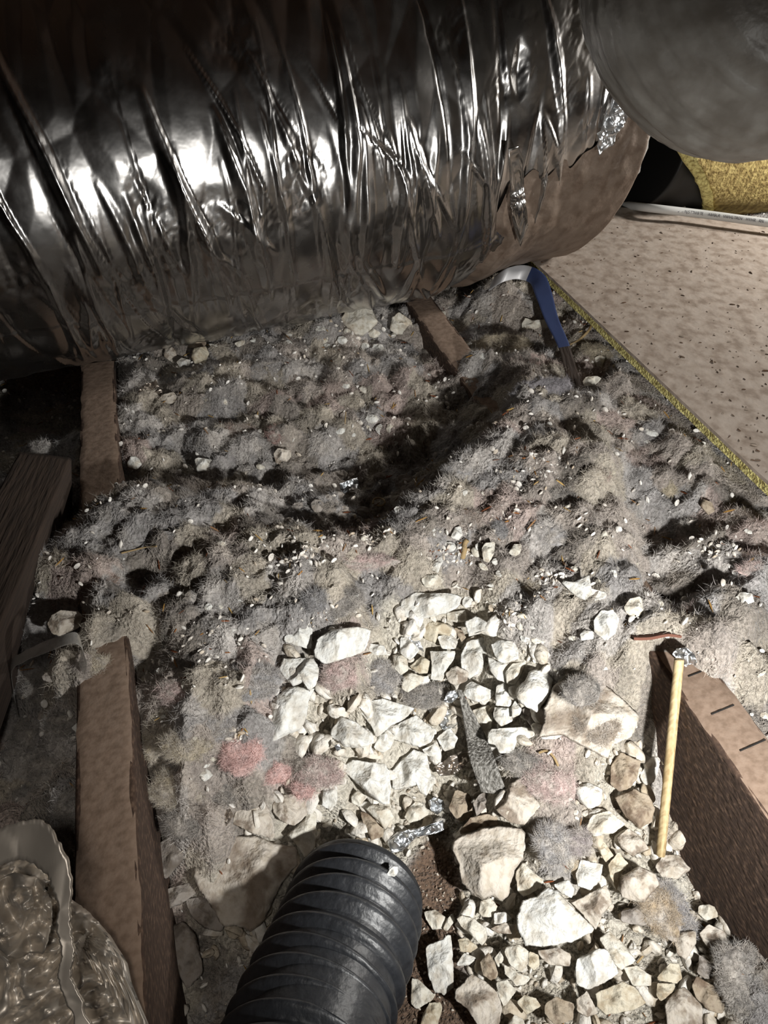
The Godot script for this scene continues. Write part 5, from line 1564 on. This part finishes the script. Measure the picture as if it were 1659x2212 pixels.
func build_scraps() -> void:
	# the wooden stick
	var t := thing("stick", "pale round wooden stick standing among the rubble with foil at its top", "stick")
	var low := land(1427, 1846, 0.022)
	var top := on(1467, 1425, 0.022)
	var pts := PackedVector3Array()
	for k in 24:
		pts.append(low.lerp(top, k / 23.0))
	rod("dowel", pts, 0.0034, mats.dowel, t, 20)
	var c := top + Vector3(0.004, 0.004, 0.001)
	var o := put("foil_scrap", sheet_mesh([1450, 1412, 1462, 1400, 1482, 1398, 1500, 1412, 1507, 1432, 1490, 1436, 1482, 1442, 1466, 1428], c, (EYE - c).normalized(), 0.005, 21), mats.foil_bright)
	tag(o, "crumpled foil scrap on the top end of the wooden stick", "foil scrap", "foil scraps")
	# smaller crumpled foil
	foil_scrap("bright torn foil scrap in the shaded hollow", [733, 1038, 752, 1030, 772, 1022, 778, 1048, 756, 1054, 738, 1060, 734, 1048], Vector3(0, 0.3, 0), 0.014, 0.006, mats.foil_bright, 22)
	foil_scrap("crumpled foil ball at the head of the fuzzy tape strip", [944, 1530, 955, 1512, 975, 1510, 995, 1520, 997, 1545, 980, 1566, 958, 1568, 946, 1550], Vector3(0, 0.3, 0), 0.02, 0.009, mats.foil_bright, 23)
	foil_scrap("folded foil flake above the fuzzy tape strip", [966, 1512, 975, 1490, 992, 1486, 1000, 1500, 985, 1514], Vector3(0.2, 0.2, 0), 0.024, 0.005, mats.foil_bright, 24)
	foil_scrap("narrow foil strip slanting over the stones at the rubble's top", [860, 1343, 880, 1350, 902, 1362, 914, 1385, 924, 1404, 905, 1398, 885, 1380], Vector3(0.2, 0.2, 0), 0.014, 0.004, mats.foil_bright, 25)
	foil_scrap("silver tape fold reaching left from the fuzzy strip", [928, 1650, 950, 1640, 985, 1618, 1015, 1612, 1005, 1640, 975, 1670, 940, 1672], Vector3(-0.2, 0.2, 0), 0.025, 0.006, mats.foil_dull, 26)
	foil_scrap("small shiny foil twist under the knobbly chunk", [925, 1722, 940, 1713, 960, 1722, 962, 1738, 945, 1752, 930, 1742], Vector3(0, 0.3, 0), 0.014, 0.008, mats.foil_bright, 27)
	foil_scrap("silver foil sheet draped beside the hose mouth", [835, 1812, 858, 1790, 890, 1784, 930, 1775, 960, 1762, 962, 1790, 900, 1800, 872, 1830, 845, 1838], Vector3(0, 0.4, 0), 0.014, 0.006, mats.foil_bright, 28)
	foil_scrap("dark glinting foil scrap above the cracked plate", [459, 1745, 475, 1735, 497, 1742, 504, 1756, 488, 1780, 468, 1770], Vector3(0, 0.2, 0), 0.012, 0.008, mats.foil_dull, 29)
	foil_scrap("glittering crinkled foil by the far left joist, upper piece", [297, 822, 312, 812, 335, 810, 342, 822, 320, 832, 300, 842], Vector3(0, 0.5, 0), 0.008, 0.007, mats.foil_dull, 30)
	foil_scrap("glittering crinkled foil by the far left joist, lower piece", [304, 856, 322, 838, 345, 828, 352, 838, 335, 854, 312, 864], Vector3(0, 0.5, 0), 0.010, 0.007, mats.foil_dull, 31)
	foil_scrap("iridescent bit of foil beside the white block above the pink tufts", [722, 1608, 732, 1604, 737, 1614, 728, 1620], Vector3(0, 0.3, 0), 0.02, 0.003, mats.foil_bright, 32)
	# fuzzy strip of tape standing among the rubble
	t = thing("tape_strip", "long strip of grey fibre-backed tape twisting down into the rubble pocket", "tape")
	var line := curve([land(992, 1490, 0.028), land(1008, 1535, 0.032), land(1028, 1590, 0.035), land(1045, 1650, 0.036), land(1068, 1715, 0.020)], 60)
	var wides := PackedVector3Array()
	for k in 60:
		var u := k / 59.0
		wides.append(Vector3(1, 0.25, 0.3).normalized() * lerpf(0.004, 0.021, smoothstep(0.0, 0.75, u)))
	put("backing", band_mesh(line, wides, 0.0012, 0.0012, 3), mats.tape, t)
	# blue strap by the board
	t = thing("strap", "blue plastic strap with a whitish end curling out between duct and board", "strap")
	line = curve([land(1062, 612, 0.014), land(1092, 594, 0.02), on(1128, 588, 0.036), on(1160, 602, 0.036), on(1176, 640, 0.034), on(1192, 690, 0.028), on(1216, 742, 0.024), on(1232, 795, 0.022), on(1250, 858, 0.010)], 70)
	var w1 := PackedVector3Array()
	for k in 70:
		var u := k / 69.0
		var way := Vector3(0.35, 0.4, -0.8).lerp(Vector3(1, 0.15, -0.1), smoothstep(0.28, 0.5, u)).normalized()
		w1.append(way * lerpf(0.024, 0.013, smoothstep(0.3, 0.8, u)))
	put("pale_end", band_mesh(line.slice(0, 22), w1.slice(0, 22), 0.0008, 0.0006, 4), mats.pale_plastic, t)
	put("blue_length", band_mesh(line.slice(21, 54), w1.slice(21, 54), 0.0008, 0.0006, 4), mats.blue_plastic, t)
	put("dusty_tail", band_mesh(line.slice(53), w1.slice(53), 0.0008, 0.0006, 4), mats.old_wood, t)
	# clear film strip by the leaning timber
	t = thing("film_strip", "strip of clear plastic film arched over the fluff at the left edge", "film")
	line = curve([land(36, 1545, 0.0), land(24, 1450, 0.03), land(52, 1420, 0.05), land(110, 1395, 0.055), land(165, 1380, 0.05), land(180, 1420, 0.035), land(172, 1450, 0.005)], 60)
	wides = PackedVector3Array()
	for k in 60:
		wides.append(Vector3(0.15, 0.35, 0.9).normalized().lerp(Vector3(0.9, 0.2, 0.2), 0.6 * absf(k / 59.0 - 0.5) * 2.0) * 0.019)
	put("film", band_mesh(line, wides, 0.0003, 0.001, 5), mats.film, t)
	# red-brown splinter
	t = thing("splinter", "red-brown wood splinter lying on the fluff above the stick", "splinter")
	line = curve([land(1365, 1378, 0.004), land(1400, 1377, 0.008), land(1440, 1372, 0.009), land(1472, 1377, 0.005)], 24)
	wides = PackedVector3Array()
	for k in 24:
		wides.append(Vector3(0.1, 0.6, 0.8).normalized() * 0.0075 * sin(PI * clampf(0.35 + 0.64 * k / 23.0, 0.0, 1.0)))
	put("wood", band_mesh(line, wides, 0.002, 0.0004, 6), mats.red_wood, t)
	var curls := [
		["thin straw stem lying on the dark fluff near the left joist", [262, 1195, 290, 1188, 315, 1182, 338, 1180], 0.0007],
		["curled yellow wood shaving in the shaded hollow", [806, 1088, 808, 1078, 822, 1076, 832, 1084, 826, 1092, 814, 1092], 0.0008],
		["bent brown twig on the dark fluff under the brick-like block", [1164, 1626, 1180, 1622, 1195, 1634, 1206, 1655], 0.0010],
		["yellow twig leaning on the clump left of the yellow board edge", [1232, 745, 1250, 735, 1270, 716, 1280, 698], 0.0016],
		["dark splinter standing in the crack of the smooth white slab", [898, 1528, 893, 1550, 888, 1572, 882, 1598], 0.0011],
		["thin stem poking out of the stones under the beige fluff strip", [1408, 2048, 1392, 2062, 1376, 2080], 0.0007],
		["amber bark curl on the mound's gravel", [999, 1206, 1003, 1190, 1004, 1175, 1010, 1166], 0.0022],
		["thin brown needle right of the pebble cluster", [745, 918, 746, 904, 747, 890], 0.0006],
	]
	for q in curls:
		var pp := []
		for k in q[1].size() / 2:
			pp.append(land(q[1][k * 2], q[1][k * 2 + 1], 0.006))
		var tw := rod("twig", curve(pp, 24), q[2], mats.straw, null, 8)
		tag(tw, q[0], "twig", "twigs and shavings")
	# the foil bag in the near left corner
	t = thing("foil_bag", "torn crumpled foil wrapping piled in the near left corner", "foil")
	var poly := [-60, 1850, 0, 1835, 40, 1812, 90, 1815, 130, 1860, 148, 1925, 200, 1965, 250, 2020, 285, 2080, 300, 2150, 335, 2200, 345, 2290, 120, 2320, -80, 2310]
	c = at_z(120, 2080, 0.345)
	put("crumpled_sheet", sheet_mesh(poly, c, ((EYE - c).normalized() + Vector3(0.1, 0.3, 0.1)).normalized(), 0.015, 40, 0.001), mats.foil_bag, t)
	line = curve([at_z(-40, 1850, 0.345), at_z(20, 1822, 0.345), at_z(75, 1818, 0.345), at_z(118, 1862, 0.34), at_z(136, 1930, 0.335), at_z(136, 2000, 0.33), at_z(146, 2060, 0.326), at_z(140, 2110, 0.324), at_z(165, 2180, 0.32), at_z(185, 2250, 0.315)], 200)
	wides = PackedVector3Array()
	for k in 200:
		var u := k / 199.0
		var way := Vector3(0.15, 0.55, -0.8).lerp(Vector3(1.0, 0.1, -0.2), smoothstep(0.3, 0.5, u)).normalized()
		wides.append(way * (lerpf(0.018, 0.006, smoothstep(0.25, 0.5, u)) + 0.002 * n_soft.get_noise_1d(k * 5.0)))
	put("rolled_edge", band_mesh(line, wides, 0.0016, 0.0022, 7), mats.foil_bag, t)
	poly = [8, 2125, 60, 2100, 105, 2105, 122, 2150, 108, 2190, 60, 2215, 15, 2205]
	c = at_z(66, 2150, 0.355)
	put("inner_fold", sheet_mesh([-10, 1920, 30, 1895, 85, 1905, 118, 1960, 120, 2020, 100, 2080, 40, 2095, -10, 2070], at_z(55, 1990, 0.335), ((EYE - c).normalized() + Vector3(0.2, 0.2, 0.3)).normalized(), 0.012, 41, 0.001), mats.foil_bag, t)

# ---------------------------------------------------------------- crumbs, fibres and gravel nobody could count
func scatter(called: String, mesh: Mesh, m: Material, where: Array, tints: Array, label: String, category: String) -> void:
	var mm := MultiMesh.new()
	mm.transform_format = MultiMesh.TRANSFORM_3D
	mm.use_colors = true
	mm.mesh = mesh
	mm.instance_count = where.size()
	for k in where.size():
		mm.set_instance_transform(k, where[k])
		mm.set_instance_color(k, tints[k])
	var o := MultiMeshInstance3D.new()
	o.name = numbered(called)
	o.multimesh = mm
	o.material_override = m
	o.set_meta("kind", "stuff")
	add_child(o)
	tag(o, label, category)

func fibre_tuft(id: int, n: int, long: float, wide: float) -> ArrayMesh:
	var st := SurfaceTool.new()
	st.begin(Mesh.PRIMITIVE_TRIANGLES)
	var g := RandomNumberGenerator.new()
	g.seed = id
	for k in n:
		var p := Vector3(g.randf_range(-1, 1), 0, g.randf_range(-1, 1)) * long * 0.5
		var d := Vector3(g.randf_range(-1, 1), g.randf_range(0.1, 0.8), g.randf_range(-1, 1)).normalized()
		var bend := Vector3(g.randf_range(-1, 1), g.randf_range(-0.9, 0.2), g.randf_range(-1, 1)) * 0.5
		var s := d.cross(Vector3(g.randf(), 1, g.randf())).normalized() * wide
		var l := long * g.randf_range(0.5, 1.2) / 4.0
		for q in 4:
			var e := p + d * l
			d = (d + bend * 0.5).normalized()
			var w0 := s * (1.0 - q * 0.22)
			var w1 := s * (1.0 - (q + 1) * 0.22)
			for v in [p - w0, e - w1, p + w0, p + w0, e - w1, e + w1]:
				st.add_vertex(v)
			p = e
	st.generate_normals()
	return st.commit()

func build_loose() -> void:
	var g := RandomNumberGenerator.new()
	g.seed = 5
	var crumbs := []
	var crumb_c := []
	var bits := []
	var bit_c := []
	var gravel := []
	var gravel_c := []
	var fib := [[], [], []]
	var fib_c := [[], [], []]
	var stones := [[], [], []]
	var stone_c := [[], [], []]
	var grains := []
	var grain_c := []
	var tries := 0
	while tries < 90000:
		tries += 1
		var x := g.randf_range(X0 + 0.02, X0 + NX * CELL - 0.02)
		var z := g.randf_range(Z0 + 0.02, Z0 + NZ * CELL - 0.02)
		# only what a camera near this one could see
		var p := Vector3(x, height_at(x, z), z)
		var v := p - EYE
		var dep := v.dot(Vector3(0, -s_p, -c_p))
		if dep < 0.1 or absf(v.x) > dep * 0.62 or absf(v.dot(Vector3(0, c_p, -s_p))) > dep * 0.8:
			continue
		var s := soft_at(x, z)
		var e := 0.004
		var nrm := Vector3(height_at(x - e, z) - height_at(x + e, z), 2.0 * e, height_at(x, z - e) - height_at(x, z + e)).normalized()
		var ax := nrm.cross(Vector3(g.randf_range(-1, 1), 0.1, g.randf_range(-1, 1))).normalized()
		var turn := Basis(ax, nrm, ax.cross(nrm))
		var r := g.randf()
		var dens := 0.5 + 0.9 * n_soft.get_noise_2d(x * 420.0 + 70.0, z * 420.0)
		var on_joist := (absf(p.dot(across) + 0.105) < 0.022 or absf(p.dot(across) - 0.3085) < 0.022) and p.y < 0.002
		if s.y > 0.45 and r < 0.35:
			var q := g.randf_range(0.0016, 0.0045)
			if g.randf() < 0.34:
				q = g.randf_range(0.0045, 0.012)
				var kk := g.randi() % 3
				stones[kk].append(Transform3D(Basis(turn.x * q, turn.y * q * g.randf_range(0.6, 1.0), turn.z * q * g.randf_range(0.7, 1.1)), p + Vector3.UP * q * g.randf_range(0.2, 0.9)))
				stone_c[kk].append(lin(0.90, 0.89, 0.87).lerp(lin(0.76, 0.71, 0.63), pow(g.randf(), 2.0)))
				continue
			gravel.append(Transform3D(Basis(turn.x * q, turn.y * q * 0.8, turn.z * q * g.randf_range(0.7, 1.2)), p + nrm * q * 0.4))
			var w := g.randf()
			gravel_c.append(lin(0.90, 0.89, 0.87).lerp(lin(0.74, 0.69, 0.62), w * w))
		elif s.z > 0.4:
			if r < 0.6:
				var q := g.randf_range(0.0005, 0.0016)
				grains.append(Transform3D(turn.scaled_local(Vector3.ONE * q), p + nrm * q * 0.5))
				grain_c.append(lin(0.86, 0.83, 0.78).lerp(lin(0.5, 0.43, 0.37), g.randf()))
		elif on_joist:
			continue
		elif r < 0.045 * maxf(dens, 0.1) * 2.0:
			var q := g.randf_range(0.0006, 0.0022) if g.randf() < 0.8 else g.randf_range(0.0022, 0.0034)
			crumbs.append(Transform3D(Basis(turn.x * q * 1.3, turn.y * q * 0.8, turn.z * q), p + nrm * (q * 0.5 + 0.0012)))
			crumb_c.append(lin(0.93, 0.92, 0.90).lerp(lin(0.72, 0.66, 0.58), g.randf() * g.randf()))
		elif r > 0.985:
			var q := g.randf_range(0.002, 0.007)
			bits.append(Transform3D(Basis(turn.x * q, turn.y * q * 0.13, turn.z * q * g.randf_range(0.12, 0.3)), p + nrm * 0.0018))
			bit_c.append([lin(0.62, 0.48, 0.27), lin(0.40, 0.24, 0.16), lin(0.72, 0.60, 0.38), lin(0.50, 0.30, 0.20), lin(0.55, 0.42, 0.30)][g.randi() % 5])
		elif s.y < 0.5:
			var k := g.randi() % 3
			var q := g.randf_range(0.6, 1.25)
			fib[k].append(Transform3D(turn.scaled_local(Vector3(q, q, q)), p - nrm * 0.0008))
			var c := fluff_color(x, z, p.y)
			fib_c[k].append(c * g.randf_range(0.95, 1.35))
	var poly := PackedVector2Array()
	for q in 7:
		poly.append(Vector2.from_angle(TAU * q / 7.0) * (0.85 + 0.2 * (q % 3)))
	for q in [[990, 1195, 45, 150], [790, 1150, 60, 130], [640, 1195, 55, 130], [1160, 1010, 60, 90], [1560, 1185, 70, 90], [1180, 1255, 40, 70], [1090, 1330, 45, 80], [505, 1590, 25, 60], [195, 1590, 28, 50], [700, 1330, 60, 60], [440, 1400, 80, 60], [720, 740, 70, 90], [1060, 1110, 80, 70]]:
		for k in q[3]:
			var px: float = q[0] + g.randfn() * q[2] * 0.6
			var py: float = q[1] + g.randfn() * q[2] * 0.35
			var p := land(px, py, 0.001)
			var turn := Basis(Vector3.UP, g.randf() * TAU)
			if k % 5 == 0:
				var b := g.randf_range(0.0015, 0.005)
				bits.append(Transform3D(Basis(turn.x * b, turn.y * b * 0.16, turn.z * b * 0.25), p))
				bit_c.append([lin(0.66, 0.47, 0.25), lin(0.40, 0.24, 0.16), lin(0.72, 0.60, 0.38), lin(0.55, 0.36, 0.22)][k / 5 % 4])
			else:
				var b := g.randf_range(0.0006, 0.0026)
				crumbs.append(Transform3D(Basis(turn.x * b * 1.3, turn.y * b * 0.8, turn.z * b), p + Vector3(0, b * 0.4, 0)))
				crumb_c.append(lin(0.93, 0.92, 0.90).lerp(lin(0.74, 0.66, 0.55), g.randf() * g.randf()))
	var grit := stone_mesh(poly, 0.7, Color(1, 1, 1), Color(0.8, 0.78, 0.74), 0.5, 777, 0.6, 9)
	scatter("crumbs", grit, mats.fibre, crumbs, crumb_c, "tiny white crumbs sprinkled all over the grey fluff", "crumbs")
	scatter("gravel", grit, mats.rock, gravel, gravel_c, "fine white gravel between the rocks of the rubble", "gravel")
	scatter("grit", grit, mats.fibre, grains, grain_c, "pale grit on the bare brown patch by the hose mouth", "grit")
	scatter("wood_debris", grit, mats.fibre, bits, bit_c, "brown and straw-coloured splinter bits sprinkled on the fluff", "debris")
	for k in 3:
		var ring := PackedVector2Array()
		for q in 6:
			ring.append(Vector2.from_angle(TAU * q / 6.0 + k) * g.randf_range(0.75, 1.1))
		scatter("small_stones", stone_mesh(ring, 0.8, Color(1, 1, 1), Color(0.8, 0.76, 0.7), 0.6, 800 + k, 1.0, 20), mats.rock, stones[k], stone_c[k], "small pale stones filling the gaps between the rocks of the rubble", "stones")
	for k in 3:
		scatter("fluff_fibres", fibre_tuft(50 + k, 16, 0.0075, 0.00014), mats.fibre, fib[k], fib_c[k], "fine grey fibres standing off the loose insulation", "fibres")
	scatter("tuft_fibres", fibre_tuft(60, 16, 0.0075, 0.00014), mats.fibre, clump_fib, clump_col, "fine loose fibres standing off the pink and grey clumps", "fibres")
	# dirt on the board
	var dirt := []
	var dirt_c := []
	for k in 700:
		var px := g.randf_range(1150, 1720)
		var py := g.randf_range(470, 1150)
		if py > 560 + (px - 1150) * 0.94 - 8.0 or py < 470 + (px - 1400) * 0.1:
			continue
		var p := on(px, py, 0.0372)
		var turn := Basis(Vector3.UP, g.randf() * TAU)
		var q := g.randf_range(0.0005, 0.0016)
		if k % 7 == 0:
			q *= 1.8
		dirt.append(Transform3D(Basis(turn.x * q * 1.6, turn.y * q * 0.35, turn.z * q * 0.6), p + Vector3(0, q * 0.1, 0)))
		dirt_c.append([lin(0.26, 0.2, 0.16), lin(0.36, 0.28, 0.22), lin(0.6, 0.55, 0.5), lin(0.4, 0.34, 0.29)][k % 4])
	scatter("board_dirt", grit, mats.fibre, dirt, dirt_c, "dark and pale dirt specks on the dusty board", "dirt")
